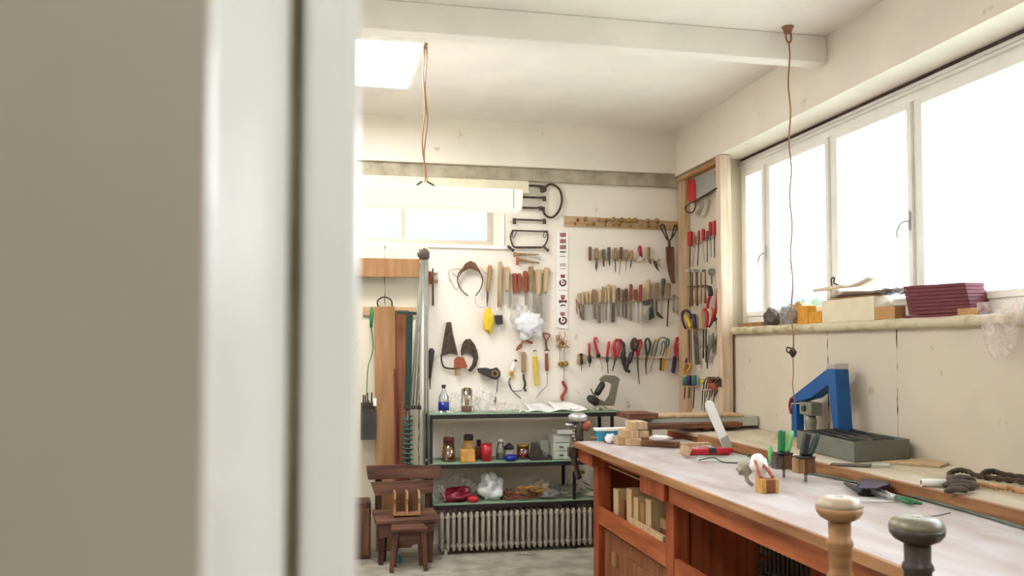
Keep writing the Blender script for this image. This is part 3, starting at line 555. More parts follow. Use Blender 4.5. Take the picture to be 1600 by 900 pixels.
t = tool(W, 'bent_trowel', 'turned handled tool with bent dark paddle blade', 'trowel', None, (B1(470, 165), B1(462, 420), 6, 'beechd', 'turned'), (B1(460, 420), B1(458, 620), 3, 'steeld', 'shaft'))
obj('paddle', MB().prism([W(*B1(*q), .032) for q in ((445, 600), (490, 630), (565, 715), (550, 735), (460, 680))], (0, -.004, 0)), 'iron', t)
tool(W, 'gouge', 'tall turned pale handled gouge left of the long rod tool', 'gouge', None, (B1(566, 100), B1(548, 385), 7, 'rag', 'turned'), (B1(548, 385), B1(540, 660), 2.5, 'steel', 'shaft'))
t = tool(W, 'gouge', 'turned handle tool with the longest shaft, right on middle rack', 'gouge', None, (B1(650, 178), B1(648, 400), 6.8, 'beechd', 'turned'), (B1(648, 400), B1(625, 855), 2.6, 'iron', 'shaft'))
for i, (x, y0, y1) in enumerate(((733, 370, 640), (800, 400, 690))):
    t = thing('wing_punch', W(*B1(x, y1), .02), ('left' if i == 0 else 'right')+' small steel punch at the right end of chisel rack', 'punch', 'small steel punches')
    obj('head', MB().lathe(W(*B1(x-25, y0), .02), W(*B1(x+25, y0), .02), [(0, .004), (.5, .006), (1, .004)], 8), 'steel', t)
    obj('stem', MB().lathe(W(*B1(x, y0), .02), W(*B1(x, y1), .02), [(0, .004), (.7, .006), (1, .002)], 8), 'steel', t); obj('stem', MB().lathe(W(*B1(x-12, y0+60), .02), W(*B1(x-15, y1-30), .02), [(0, .003), (1, .003)], 6), 'steel', t)
# lowest rack
G0 = lambda x, y: (890+x/10, 515+y/10); G1 = lambda x, y: (975+x/10, 515+y/10)
t = thing('countersink', W(908, 575, .03), 'small black countersink bit at the left of lowest rack', 'drill bit')
obj('head', MB().lathe(W(*G0(182, 370), .03), W(*G0(185, 425), .03), [(0, .01), (.5, .016), (1, .008)], 8), 'black', t); obj('body', MB().lathe(W(*G0(185, 425), .03), W(*G0(185, 540), .03), [(0, .008), (.4, .014), (1, .011)], 8), 'iron', t); obj('shank', MB().lathe(W(*G0(185, 540), .03), W(*G0(185, 655), .03), [(0, .004), (1, .003)], 8), 'iron', t)
t = tool(W, 'screwdriver', 'red and black screwdriver, leftmost red tool of lowest rack', 'screwdriver', None, (G0(308, 212), G0(310, 395), 4.2, 'redd', 'straight'), (G0(312, 520), G0(312, 590), 1.5, 'steeld', 'shaft'))
obj('collar', MB().lathe(W(*G0(310, 395), .03), W(*G0(318, 530), .03), [(0, .012), (.4, .014), (.6, .016), (1, .008)], 8), 'black', t)
t = thing('pruner', W(*G0(450, 430), .03), 'red curved handled pruning knife beside the screwdriver', 'pruner')
obj('handle', MB().tube(sm([W(*G0(*q), .03) for q in ((450, 200), (430, 140), (400, 130), (395, 200), (420, 300), (450, 400))]), [.004]*3+[.006]*3+[.010]*3+[.012]*7, 8), 'red', t); obj('head', MB().blob(W(*G0(448, 400), .03), (.02, .012, .02), 3, .2, 10, 8), 'dark', t)
obj('blade', MB().tube([W(*G0(*q), .02) for q in ((475, 450), (495, 540), (510, 630))], .003, 6), 'steel', t)
t = tool(W, 'screwdriver', 'red handled screwdriver with black collar and long thin shaft', 'screwdriver', None, (G0(618, 185), G0(585, 420), 5, 'red', 'grip'), (G0(590, 510), G0(602, 685), 2, 'steeld', 'shaft'))
obj('collar', MB().lathe(W(*G0(585, 410), .03), W(*G0(590, 515), .03), [(0, .008), (.5, .014), (1, .01)], 8), 'black', t)
def loop_pliers(label, L, R, neck, tips, m, Q, r=.008, jm='steeld', off=.03, name='pliers'):
    t = thing(name, W(*Q(*tips[-1]), off), label, 'pliers')
    obj('handle', MB().tube(sm([W(*Q(*q), off) for q in L]), r, 7), m, t); obj('handle', MB().tube(sm([W(*Q(*q), off) for q in R]), r, 7), m, t)
    obj('jaw', MB().tube(sm([W(*Q(*q), off) for q in tips]), [.011-.008*i/(3*(len(tips)-1)) for i in range(3*(len(tips)-1)+1)], 8), jm, t); obj('pivot', MB().lathe(W(*Q(*neck), off+.012), W(*Q(*neck), off-.012), [(0, .008), (1, .008)], 10), jm, t); return t
loop_pliers('wide red pincers with grey grip insert on lowest rack', ((740, 150), (705, 210), (700, 320), (710, 430)), ((760, 150), (790, 210), (760, 330), (722, 430)), (715, 440), ((715, 450), (700, 540), (668, 650)), 'red', G0, .012)
t = thing('caulking_cutter', W(*G0(880, 640), .04), 'big black bent cutter with red back, beside the red pincers', 'cutter')
obj('arm', MB().tube(sm([W(*G0(*q), .05) for q in ((790, 155), (830, 200), (850, 280), (838, 400), (850, 520), (880, 630), (940, 655))]), [.007]*4+[.012]*4+[.02]*5+[.014]*6, 8), 'dark', t); obj('arm', MB().tube(sm([W(*G1(*q), .035) for q in ((150, 320), (110, 400), (95, 470), (60, 560), (50, 620))]), [.008]*2+[.018]*6+[.01]*5, 8), 'purple', t); obj('red_back', MB().tube(sm([W(*G0(*q), .045) for q in ((835, 190), (860, 230), (862, 280))]), .006, 7), 'redd', t)
t = thing('wire_brush', W(*G1(160, 320), .05), 'round dark brown grip pliers, largest tool on lowest rack', 'pliers')
obj('grip', MB().tube(sm([W(*G1(*q), .05) for q in ((160, 130), (120, 180), (118, 270), (160, 325), (205, 270), (205, 180), (170, 130))]), [.006]*4+[.012]*12+[.006]*3, 8), 'dark', t); obj('pad', MB().blob(W(*G1(165, 225), .045), (.024, .012, .04), 2, .1, 12, 8), 'brown', t)
loop_pliers('red V-shaped snips with long grey jaws on lowest rack', ((235, 150), (228, 230), (195, 300), (215, 410)), ((260, 150), (275, 240), (245, 300), (222, 410)), (212, 420), ((210, 430), (218, 600), (240, 850)), 'red', G1, .009, 'steeld', .04)
loop_pliers('black loop handled pliers with curved jaw on lowest rack', ((365, 135), (335, 180), (340, 290), (355, 400)), ((375, 135), (405, 200), (400, 300), (365, 400)), (358, 410), ((355, 420), (340, 560), (350, 700)), 'greend', G1, .009)
t = thing('tweezers', W(*G1(410, 660), .02), 'long thin tweezers with yellow tip on lowest rack', 'tweezers')
obj('arm', MB().tube(sm([W(*G1(*q), .02) for q in ((530, 160), (500, 260), (465, 430), (408, 660))]), .004), 'steel', t); obj('arm', MB().tube(sm([W(*G1(*q), .025) for q in ((500, 170), (455, 260), (430, 420))]), .0045), 'steeld', t); obj('tip', MB().blob(W(*G1(500, 160), .025), (.014, .01, .01), 4, .2, 8, 6), 'yellow', t)
t = thing('tubing_cutter', W(*G1(600, 660), .04), 'yellow bodied cutter with black wire bow on lowest rack', 'cutter')
obj('bow', MB().tube(sm([W(*G1(*q), .045) for q in ((480, 420), (520, 250), (550, 150), (600, 125), (650, 140), (665, 250), (655, 420))]), .0045), 'black', t); obj('body', MB().beam(W(*G1(612, 450), .04), W(*G1(600, 640), .04), .038, .02), 'ylw2', t, .004)
obj('body_edge', MB().beam(W(*G1(580, 440), .045), W(*G1(568, 640), .045), .012, .018), 'dark', t); obj('clip', MB().tube(sm([W(*G1(*q), .05) for q in ((560, 400), (590, 300), (600, 200), (640, 200), (630, 330), (600, 420))]), .005), 'dark', t)
t = thing('folding_knife', W(*G1(670, 420), .05), 'green and amber handled folding knife beside the yellow cutter', 'knife')
obj('handle', MB().tube(sm([W(*G1(*q), .055) for q in ((650, 145), (690, 150), (700, 200), (685, 280))]), [.006, .007, .008, .009, .010, .010, .009, .008, .006, .005], 8), 'green', t); obj('spine', MB().tube([W(*G1(*q), .055) for q in ((685, 280), (668, 350), (655, 430))], .007, 8), 'ylw2', t)
t = thing('utility_knife', W(*G1(760, 680), .03), 'red utility knife in dark sheath, right end of lowest rack', 'knife')
obj('handle', MB().prism([W(*G1(*q), .02) for q in ((800, 130), (825, 112), (848, 125), (840, 170), (828, 200), (835, 320), (818, 415), (775, 415), (780, 250))], (0, -.02, 0)), 'red', t, .004); obj('sheath', MB().prism([W(*G1(*q), .02) for q in ((765, 415), (808, 420), (800, 560), (780, 690), (735, 670), (750, 520))], (0, -.022, 0)), 'purple', t, .004)
# punch board
t = thing('punch_board', W(972, 355, .02), 'long pale board holding rows of round punches', 'rack board')
obj('board', MB().prism([W(*q, .018) for q in ((882, 337), (1064, 346), (1064, 360), (882, 353))], (0, .017, 0)), 'pinex', t, .002)
P0 = lambda x, y: (780+x/5.333, 270+y/5.333)
for i, (x, y, s_) in enumerate([(655, 402, 15), (718, 395, 21), (832, 398, 20), (893, 408, 19), (953, 396, 23), (1020, 402, 23), (1085, 404, 26), (1140, 403, 22), (1243, 408, 21), (1320, 408, 22), (635, 432, 13), (733, 438, 14), (788, 434, 17), (886, 442, 16), (955, 438, 20), (1004, 440, 17), (1096, 446, 15), (1180, 444, 21), (1245, 449, 18), (1312, 450, 19)]):
    up_ = i < 10; c = W(*P0(x, y), .02); r = s_/5.333*MW*.85
    t = thing('round_punch', c, 'round brass punch, %s from left in the %s row of the punch board' % (ORD[i if up_ else i-10], 'upper' if up_ else 'lower'), 'punch', 'round punches on the pale board')
    obj('head', MB().lathe(c+Vector((0, .001, 0)), c+Vector((-.014+random.uniform(-.008, .008), -.032, .010+random.uniform(-.006, .006))), [(0, r*.5), (.35, r*.55), (.5, r), (.85, r*1.02), (1, r*.8)], 10), 'beechd' if i % 3 else 'brass', t)
    obj('collar', MB().lathe(c+Vector((0, .0005, 0)), c+Vector((0, -.004, 0)), [(0, r*.7), (1, r*.7)], 8), 'iron', t)
# big sheep shears
t = thing('shears', W(1048, 440, .04), 'black ring handled shears with brown leather sheath hanging from punch board', 'shears')
ql = [P0(*q) for q in ((1400, 560), (1375, 510), (1345, 455), (1352, 430), (1375, 440), (1390, 500), (1410, 560))]
obj('handle', MB().tube(sm([W(*q, .045) for q in ql]), .006, 7), 'iron', t); obj('handle', MB().tube(sm([W(*q, .045) for q in [P0(*q) for q in ((1430, 560), (1445, 510), (1460, 440), (1475, 438), (1478, 465), (1455, 520), (1425, 560))]]), .006, 7), 'iron', t)
obj('neck', MB().beam(W(*P0(1415, 555), .045), W(*P0(1418, 620), .045), .022, .008), 'steeld', t)
obj('sheath', MB().prism([W(*P0(*q), .04) for q in ((1385, 618), (1452, 618), (1455, 720), (1456, 853), (1462, 920), (1450, 930), (1430, 915), (1405, 830), (1390, 720))], (0, -.02, 0)), 'brown', t, .005)
solo('leather_strap', MB().prism([W(*q, .02) for q in ((1063, 361), (1066, 361), (1066, 384), (1063, 382))], (0, -.008, 0)), 'iron', 'thin dark strap hanging at the corner beside the punch board', 'strap')
# clamps and saw frames, upper left
def frame_saw(label, pts, r, m='iron', closed=False, ends=()):
    t = thing('coping_saw', W(*pts[len(pts)//2], .03), label, 'saw'); obj('bow', MB().tube(sm([W(*q, .03) for q in pts], 4)[:-1 if closed else None], r*1.4, 7, closed), m, t)
    for e in ends: obj('jaw', MB().beam(W(e[0], e[1], .03), W(e[2], e[3], .03), e[4]*MW, .022), m, t, .002)
    return t
frame_saw('large rusty ring-shaped saw frame near the concrete lintel', [(790, 288), (820, 289.5), (846, 291), (853, 296), (847, 300), (851, 293), (862, 288), (874, 296), (878, 313), (873, 330), (862, 340), (851, 335), (848, 325), (835, 325), (812, 324.5)], .0065, ends=((846, 290, 848, 300, 6), (843, 325, 851, 327, 6)))
for i, (y, x0, x1, lab) in enumerate(((307.5, 800, 852, 'straight rusty clamp bar inside the ring saw frame'), (343, 803, 852, 'straight rusty clamp bar above the oval coping saw'))):
    t = thing('clamp_bar', W(826, y+5, .03), lab, 'clamp'); obj('bar', MB().beam(W(x0, y, .03), W(x1, y+1.5, .03), .014, .012), 'iron', t, .002)
    obj('jaw', MB().beam(W(x1-2, y-1, .03), W(x1-1, y+7, .03), .026, .018), 'iron', t, .003)
    if i: obj('jaw', MB().beam(W(x0, y-2, .03), W(x0+1, y+7, .03), .024, .018), 'iron', t, .003)
t = frame_saw('oval dark steel coping saw frame', [(801, 360), (812, 360.5), (840, 361.5), (853, 362), (856, 368), (854, 378), (848, 386), (838, 387), (818, 387), (804, 386), (799, 378), (798, 368), (801, 360)], .0048, 'iron', True)
obj('crossbar', MB().tube([W(806, 386.5, .03), W(846, 386, .03)], [.009, .006], 8), 'steeld', t)
for x in (803, 852): obj('loop', MB().tube(sm([W(*q, .034) for q in ((x-3, 371), (x-1, 362), (x+4, 361), (x+2, 368), (x-2, 372))]), .0032, 6), 'iron', t)
for x0, x1, lab in ((793, 803, 'left wing nut of the coping saw'), (848, 857, 'right')): obj('wing_nut', MB().lathe(W(x0, 384, .035), W(x1, 392, .035), [(0, .006), (.3, .013), (.6, .008), (1, .014)], 8), 'steeld', t)
for i, (a, b_, m) in enumerate((((804, 397), (842, 398), 'beechd'), ((808, 405), (843, 411), 'copper'))):
    t = thing('wooden_spanner', W((a[0]+b_[0])/2, a[1]+4, .03), ('upper' if i == 0 else 'lower')+' small brown wooden handle below the coping saw', 'handle', 'two small wooden handles')
    obj('shaft', MB().lathe(W(*a, .03), W(*b_, .03), [(0, .008), (.1, .011), (.8, .008), (1, .006)], 8), 'beechd', t); obj('head', MB().beam(W(a[0]+1, a[1]-3, .03), W(a[0]+.5, a[1]+(4 if i == 0 else 9), .03), .022, .018), m, t, .003)
    if i == 0: obj('tip', MB().beam(W(838, 399, .03), W(846, 404, .03), .02, .012), 'silver', t, .002)
# measuring sign with red symbols
t = thing('sign_strip', W(878, 512, .015), 'tall narrow white sign with red blocks and symbols', 'sign')
obj('board', MB().prism([W(*q, .012) for q in ((869, 361), (888, 362), (887, 514), (869, 512))], (0, .011, 0)), 'paper', t, .001)
Sg = lambda x, y: W(860+x/5.3, 350+y/5.3, .0135)
def mark(pts, m='signred', name='printed_symbol'): obj(name, MB().prism([Sg(*q) for q in pts], (0, .0012, 0)), m, t)
def mrect(x0, y0, x1, y1, m='signred'): mark([(x0, y0), (x1, y0), (x1, y1), (x0, y1)], m)
for y in (74, 126, 176):
    for r_ in range(3):
        for c_ in range(4): mrect(79+c_*13, y+r_*11.5, 90+c_*13, y+r_*11.5+9.5, 'signred' if (r_+c_) % 3 else 'signdark')
mrect(80, 226, 127, 237, 'signdark')
for y in (265, 328, 342, 366): 
    for k in range(7): 
        if y != 366 or k != 2: mrect(80+k*7, y, 84+k*7, y+(8 if k % 2 else 6), 'signdark')
for k in range(8): mrect(70+k*9, 545+(k % 3)*2, 76+k*9, 549+(k % 3)*2, 'signdark')
def ringmark(cx, cy, r):
    n = 14
    for k in range(n):
        if k == 9: continue
        a0, a1 = 2*PI*k/n, 2*PI*(k+1)/n
        def R_(a, q): return (cx+math.cos(a)*r*q, cy+math.sin(a)*r*q*(1.1 if math.sin(a) > 0 else .85))
        mark([R_(a0, 1), R_(a1, 1), R_(a1, .55), R_(a0, .55)], 'signdark')
    mark([(cx-r*.3, cy-2), (cx+r*.3, cy-r*.4), (cx+r*.1, cy+r*.35)], 'signred')
for y in (420, 588, 732): 
    mark([(82, y), (124, y), (119, y+26), (87, y+26)]); 
    for k in range(3): mrect(86+k*13, y+4, 92+k*13, y+20, 'paper')
ringmark(103, 484, 31); ringmark(103, 797, 36)
mark([(70, 628), (95, 634), (112, 634), (136, 628), (134, 655), (112, 648), (95, 650), (72, 656)], 'signdark'); mark([(82, 672), (105, 664), (127, 672), (123, 682), (105, 675), (84, 685)], 'signdark'); mrect(92, 608, 114, 630)
t['label'] = 'tall narrow white sign with red blocks and symbols'
# handled tools to the left of the sign
D0 = lambda x, y: (660+x/3.4625, 360+y/3.4625)
hd = [((460, 197), (458, 325), 28, 'beech', (456, 400), 20, 'bladel', 'tan handled gouge, leftmost of the six beside the stick'), ((499, 232), (500, 340), 30, 'redwood', (500, 430), 26, 'bladel', 'reddish handled scraper with shiny wide blade'),
      ((525, 232), (525, 338), 22, 'redwood', (526, 345), 8, 'steel', 'short reddish handle without visible blade'), ((557, 220), (558, 338), 26, 'redwood', (560, 405), 12, 'steel', 'slim reddish handled chisel between two others'),
      ((586, 193), (586, 330), 28, 'beechd', (584, 425), 22, 'bladel', 'tall brown handled chisel above the white bag'), ((630, 210), (628, 345), 38, 'beech', (624, 470), 24, 'steel', 'fat pale handled gouge right of the brown handled chisel'), ((674, 200), (664, 335), 34, 'beech', (660, 495), 16, 'bladel', 'pale handled long gouge nearest the sign')]
for a, b_, w, m, c, w2, bm_, lab in hd: tool(W, 'gouge' if 'gouge' in lab else 'chisel', lab, 'gouge' if 'gouge' in lab else 'chisel', 'big handled chisels left of the sign', (D0(*a), D0(*b_), w/3.4625, m, 'chisel'), (D0(*b_), D0(*c), w2/3.4625, bm_, 'flat'))
solo('dowel', MB().lathe(W(*D0(420, 168), .03), W(*D0(417, 415), .03), [(0, .014), (.02, .017), (1, .017)], 12), 'beech', 'thick pale wooden stick hanging left of the handled chisels', 'stick')
tool(W, 'rasp', 'long brown handled rasp hanging right of the leather headband', 'rasp', None, (D0(366, 188), D0(353, 335), 7.5, 'beechd', 'grip'), (D0(353, 335), D0(350, 412), 4, 'steeld', 'point'))
t = thing('file', W(*D0(42, 860), .03), 'dark handled scraper hanging low by the metal rods', 'scraper')
obj('handle', MB().lathe(W(*D0(50, 638), .03), W(*D0(40, 800), .03), [(0, .012), (.1, .024), (.5, .018), (1, .009)], 10), 'dark', t); obj('blade', MB().lathe(W(*D0(40, 800), .03), W(*D0(42, 860), .03), [(0, .008), (1, .003)], 8), 'iron', t)
t = thing('marking_gauge', W(*D0(56, 400), .03), 'marking gauge with small red wooden blocks beside the metal rods', 'gauge')
obj('stem', MB().beam(W(*D0(56, 205), .03), W(*D0(57, 408), .03), .012, .01, w2=.016), 'steeld', t); obj('block', MB().beam(W(*D0(42, 222), .03), W(*D0(44, 290), .03), .02, .03), 'redwood', t, .002)
obj('block', MB().beam(W(*D0(60, 235), .03), W(*D0(82, 236), .03), .02, .02), 'plank', t, .002); obj('block', MB().beam(W(*D0(60, 275), .03), W(*D0(84, 276), .03), .026, .02), 'plank', t, .002)
# headband
t = thing('headband', W(*D0(258, 352), .04), 'dark leather headband with brown padded top hanging on the wall', 'headband')
obj('band', MB().tube(sm([W(*D0(*q), .04) for q in ((248, 354), (210, 320), (190, 270), (205, 220), (255, 190), (305, 215), (325, 265), (315, 315), (288, 354))], 4), .0045, 7), 'black', t)
obj('pad', MB().prism([W(*D0(*q), .035) for q in ((192, 262), (205, 225), (230, 180), (258, 165), (285, 178), (312, 222), (322, 250), (300, 222), (255, 205), (215, 228))], (0, -.03, 0)), 'brown', t, .008); obj('string', MB().tube(sm([W(*D0(*q), .03) for q in ((215, 210), (150, 215), (148, 260), (185, 320), (200, 270), (160, 230))], 4), .0025, 5), 'beechd', t)
obj('string', MB().tube(sm([W(*D0(*q), .03) for q in ((310, 200), (350, 240), (380, 270)) ], 4), .0025, 5), 'beechd', t); obj('wire', MB().tube(sm([W(*D0(*q), .02) for q in ((285, 352), (290, 395), (320, 418), (352, 408), (345, 385))], 4), .002, 5), 'steel', t)
# yellow bag, black square, white bag
mb = MB().blob(W(*D0(358, 488), .05), (.043, .03, .1), 3, .18, 20, 14, 2.5); solo('yellow_bag', mb, 'bagy', 'crumpled yellow bag hanging below the rasp', 'bag')
t = thing('sanding_block', W(*D0(410, 508), .02), 'small black square on a clear strip beside the yellow bag', 'sanding block')
obj('block', MB().prism([W(*D0(*q), .02) for q in ((388, 460), (432, 458), (434, 508), (400, 510))], (0, -.02, 0)), 'dark', t, .002); obj('strip', MB().prism([W(*D0(*q), .012) for q in ((395, 420), (432, 420), (436, 552), (405, 552))], (0, -.006, 0)), 'bagc', t)
mb = MB().blob(W(*D0(578, 510), .06), (.105, .045, .10), 9, .3, 30, 20, 2.6); solo('plastic_bag', mb, 'bag', 'white crumpled plastic bag hanging under the handled chisels', 'plastic bag')
mb = MB().blob(W(*D0(520, 475), .05), (.06, .03, .1), 14, .3, 24, 16, 2.6); solo('plastic_bag', mb, 'bagc', 'clear film bag hanging left of the white bag', 'plastic bag')
# dark hand saw leaf and folded saw
t = thing('hand_saw', W(*D0(150, 760), .03), 'old dark wide saw blade with curved tang on the back wall', 'saw')
obj('blade', MB().prism([W(*D0(*q), .02) for q in ((130, 497), (155, 495), (165, 560), (180, 620), (192, 672), (150, 665), (100, 680), (112, 600))], (0, -.005, 0)), 'iron', t); obj('tang', MB().tube(sm([W(*D0(*q), .028) for q in ((102, 672), (105, 710), (120, 740), (160, 748), (180, 745))], 4), .007, 7), 'iron', t)
t = thing('pruning_saw', W(*D0(260, 765), .03), 'dark curved toothed pruning saw right of the wide saw blade', 'saw')
obj('blade', MB().prism([W(*D0(*q), .02) for q in ((207, 655), (215, 615), (232, 590), (258, 586), (282, 615), (296, 650), (302, 690), (290, 735), (262, 766), (246, 758), (268, 725), (276, 690), (262, 668), (235, 662), (210, 680))], (0, -.006, 0)), 'iron', t)
t = thing('wooden_clog', W(*D0(195, 785), .04), 'reddish wooden saw handle pieces between the two dark saws', 'saw handle')
obj('block', MB().prism([W(*D0(*q), .035) for q in ((170, 700), (185, 682), (220, 684), (242, 735), (235, 745), (170, 745))], (0, -.03, 0)), 'copper', t, .005); obj('peg', MB().beam(W(*D0(190, 740), .04), W(*D0(190, 784), .04), .04, .025), 'beechd', t, .003)
# tape dispenser
t = thing('tape_dispenser', W(*D0(390, 805), .03), 'dark hand tape dispenser hanging above the shelf', 'tape dispenser')
obj('body', MB().prism([W(*D0(*q), .03) for q in ((295, 745), (340, 742), (370, 750), (400, 740), (418, 765), (418, 790), (395, 808), (370, 800), (300, 768))], (0, -.04, 0)), 'dark', t, .006); obj('roll', MB().tube([W(*D0(392+math.cos(a)*16, 775+math.sin(a)*16), .075) for a in [k*PI/6 for k in range(12)]], .006, 8, True), 'beechd', t)
obj('cord', MB().tube(sm([W(*D0(*q), .03) for q in ((408, 805), (402, 840), (402, 870), (395, 895), (392, 930))], 3), .0022, 5), 'wire', t); obj('cord', MB().tube(sm([W(*D0(*q), .04) for q in ((412, 800), (408, 840), (404, 872))], 3), .002, 5), 'wire', t); obj('plug', MB().lathe(W(*D0(397, 900), .03), W(*D0(390, 945), .03), [(0, .006), (.5, .009), (1, .006)], 8), 'brown', t)
# small things under the white bag
K0 = lambda x, y: (780+x/6.925, 510+y/6.925)
def curve(name, label, cat, strokes, off=.02, first='body'):
    t = thing(name, W(*K0(*strokes[0][0][-1]), off), label, cat)
    for st in strokes:
        pts, r, m, nm = st; obj(nm, MB().tube(sm([W(*K0(*q), off) for q in pts], 4), r, 7), m, t)
    return t
curve('copper_hook', 'curved copper coloured hook under the white bag', 'hook', [(((190, 262), (205, 220), (245, 185), (265, 150), (310, 160), (362, 180)), .009, 'copper', 'hook'), (((245, 185), (235, 225), (210, 245)), .005, 'iron', 'pin')])
curve('bottle_opener', 'small red loop-headed opener hanging above the red awl', 'opener', [(((500, 150), (480, 90), (490, 72), (540, 85), (545, 105), (515, 150)), .0055, 'redd', 'loop'), (((508, 145), (508, 200), (515, 258)), .008, 'brown', 'stem'), (((490, 262), (515, 255), (545, 260)), .005, 'brown', 'foot')])
t = curve('wire_pull', 'black wire loop with yellow connectors hanging over the shelf', 'wire', [(((115, 560), (100, 610), (130, 680), (165, 715), (235, 780)), .0035, 'wire', 'wire'), (((125, 560), (115, 620), (140, 690), (190, 700), (255, 690)), .003, 'wire', 'wire'), (((160, 400), (145, 440), (135, 480)), .011, 'paper', 'plug'), (((165, 365), (180, 370), (190, 378)), .008, 'dark', 'cap'), (((135, 480), (120, 530)), .011, 'ylw2', 'connector'), (((145, 490), (165, 540), (172, 560)), .006, 'yellow', 'connector')])
curve('hooked_tool', 'tan handled tool with dark curved hook blade above shelf', 'hook tool', [(((262, 275), (265, 500)), .018, 'beechd', 'handle'), (((265, 515), (265, 560), (280, 620), (268, 680)), .009, 'steeld', 'blade'), (((275, 680), (290, 700)), .010, 'dark', 'tip')])
t = curve('craft_knife', 'bright yellow craft knife hanging with wire loop', 'knife', [(((370, 275), (385, 258), (405, 270)), .004, 'wire', 'loop'), (((382, 425), (384, 438)), .012, 'black', 'button')])
obj('body', MB().prism([W(*K0(*q), .015) for q in ((365, 320), (408, 320), (412, 440), (418, 640), (385, 645), (370, 450))], (0, -.022, 0)), 'yellow', t, .004)
curve('red_awl', 'red brown handled awl with thin bent wire tip', 'awl', [(((512, 292), (515, 480)), .013, 'redwood', 'handle'), (((517, 485), (518, 620), (500, 660), (440, 720), (400, 775)), .0022, 'steeld', 'wire')])
t = curve('key_bunch', 'tangled bunch of brass keys hanging beneath the white sign', 'keys', [(((655, 60), (655, 120), (640, 160)), .003, 'brass', 'string'), (((705, 60), (715, 100), (690, 150)), .003, 'brass', 'string'), (((655, 250), (655, 370)), .0025, 'steel', 'chain'), (((705, 250), (700, 370)), .0025, 'steel', 'chain'), (((700, 440), (698, 590)), .0025, 'steel', 'chain')])
for k in range(16):
    a = random.uniform(0, 2*PI); c = W(*K0(680+random.uniform(-45, 40), 175+random.uniform(-60, 60)), .03+random.uniform(0, .03)); rr = random.uniform(.008, .018)
    obj('key', MB().tube([c+Vector((math.cos(b_)*rr, random.uniform(-.002, .002), math.sin(b_)*rr)) for b_ in [j*PI/4 for j in range(8)]], .0028, 5, True).beam(c+Vector((rr*math.cos(a), 0, rr*math.sin(a))), c+Vector((math.cos(a)*rr*2.8, 0, -abs(math.sin(a))*rr*2.8)), .007, .002), 'brass' if k % 3 else 'copper', t)
t = thing('brass_padlock', W(*K0(690, 430), .03), 'pair of small brass padlocks hanging below the key bunch', 'padlock')
obj('body', MB().lathe(W(*K0(640, 405), .03), W(*K0(690, 405), .03), [(0, .012), (.5, .022), (1, .014)], 10), 'brass', t); obj('body', MB().lathe(W(*K0(692, 405), .035), W(*K0(745, 405), .035), [(0, .014), (.6, .024), (1, .014)], 10), 'brass', t)
curve('curved_tool', 'dark red S-curved handle hanging lowest below the padlocks', 'handle', [(((690, 590), (700, 625), (722, 665), (705, 720), (680, 760), (688, 800)), .0125, 'redd', 'handle')])

# ================================================================ LEFT CORNER OF THE BACK WALL
rod = PY(6.5)
L0 = lambda x, y: (550+x/2.5, 400+y/2.5)
t = thing('wall_shelf', W(608, 431, .08), 'brown wooden ledge fixed below the back window', 'ledge')
obj('board', MB().box(-.15, W(652, 430).x, DB-.17, DB-.031, 2.15, 2.17), 'brownx', t); obj('front', MB().box(-.15, W(652, 430).x, DB-.19, DB-.17, 2.03, 2.17), 'plank', t, .003)
solo('hanging_rail', MB().prism([W(*q, .05) for q in ((567, 479), (650, 480), (650, 496), (567, 493))], (0, .018, 0)), 'pinex', 'pale wooden rail behind the leaning planks', 'rail', bevel=.002)
solo('iron_hook', MB().tube(sm([W(*q, .075) for q in ((591, 480), (590, 470), (600, 464), (611, 469), (613, 480))], 4), .006, 7), 'iron', 'round dark iron ring hooked over the light plank', 'hook')
def plank(name, label, a, b_, w, th, y, m):
    pa, pb = PY(y)(*a), PY(y)(*b_); pb.z = .002
    return solo(name, MB().beam(pa, pb, w*MW, th), m, label, 'plank', bevel=.003)
plank('wooden_plank', 'wide light brown plank leaning upright at the left', (601, 479), (604, 870), 30, .025, 6.45, 'plank')
plank('wooden_plank', 'narrow red-brown plank standing right of the wide light plank', (628, 485), (632, 870), 20, .022, 6.52, 'plankr')
plank('red_rod', 'thin dark red rod standing in front of red-brown plank', (617.5, 576), (620, 870), 3.5, .014, 6.41, 'maroon')
t = thing('cramp', PY(6.42)(640, 640), 'dark green sash cramp with spring hanging by its T-handle', 'cramp')
g = PY(6.40); obj('bar', MB().beam(g(640, 492), g(637, 640), .048, .02), 'greend', t, .003); obj('cross_handle', MB().beam(g(620, 488), g(654, 490), .022, .03), 'greend', t, .003)
g2 = lambda a, y: g(637, 650+y)+Vector((.034*math.cos(a), .02*math.sin(a), 0))
obj('spring', MB().tube([g2(a*PI/5, a*.75) for a in range(110)], .0055, 6), 'teal', t, label='teal coil spring'); obj('core', MB().lathe(g(637, 640), g(637, 733), [(0, .012), (1, .012)], 8), 'steeld', t)
obj('sliding_jaw', MB().beam(g(631, 636), g(658, 637), .028, .04), 'dark', t, .004)
tops = [(659, 398), (661, 397), (663, 398), (665, 397), (667, 398)]; bots = [(641, 640), (645, 642), (650, 645), (664, 725), (669, 728)]
for i, (a, b_) in enumerate(zip(tops, bots)):
    pa, pb = PY(6.36)(*a), PY(6.3)(*b_); d = pb-pa; 
    if i < 3: pass
    solo('metal_rod', MB().lathe(pa, pb if i > 2 else pa+d*.98, [(0, .007), (1, .007)], 8), 'rodm', 'thin grey metal rod tied in the bundle, %s from left' % ORD[i], 'rod', 'bundle of grey metal rods')
t = solo('rod_tie', MB().blob(PY(6.36)(662, 398), (.042, .03, .045), 4, .35, 16, 12, 3), 'rag', 'grey cloth knot tying the tops of the metal rods', 'cloth')
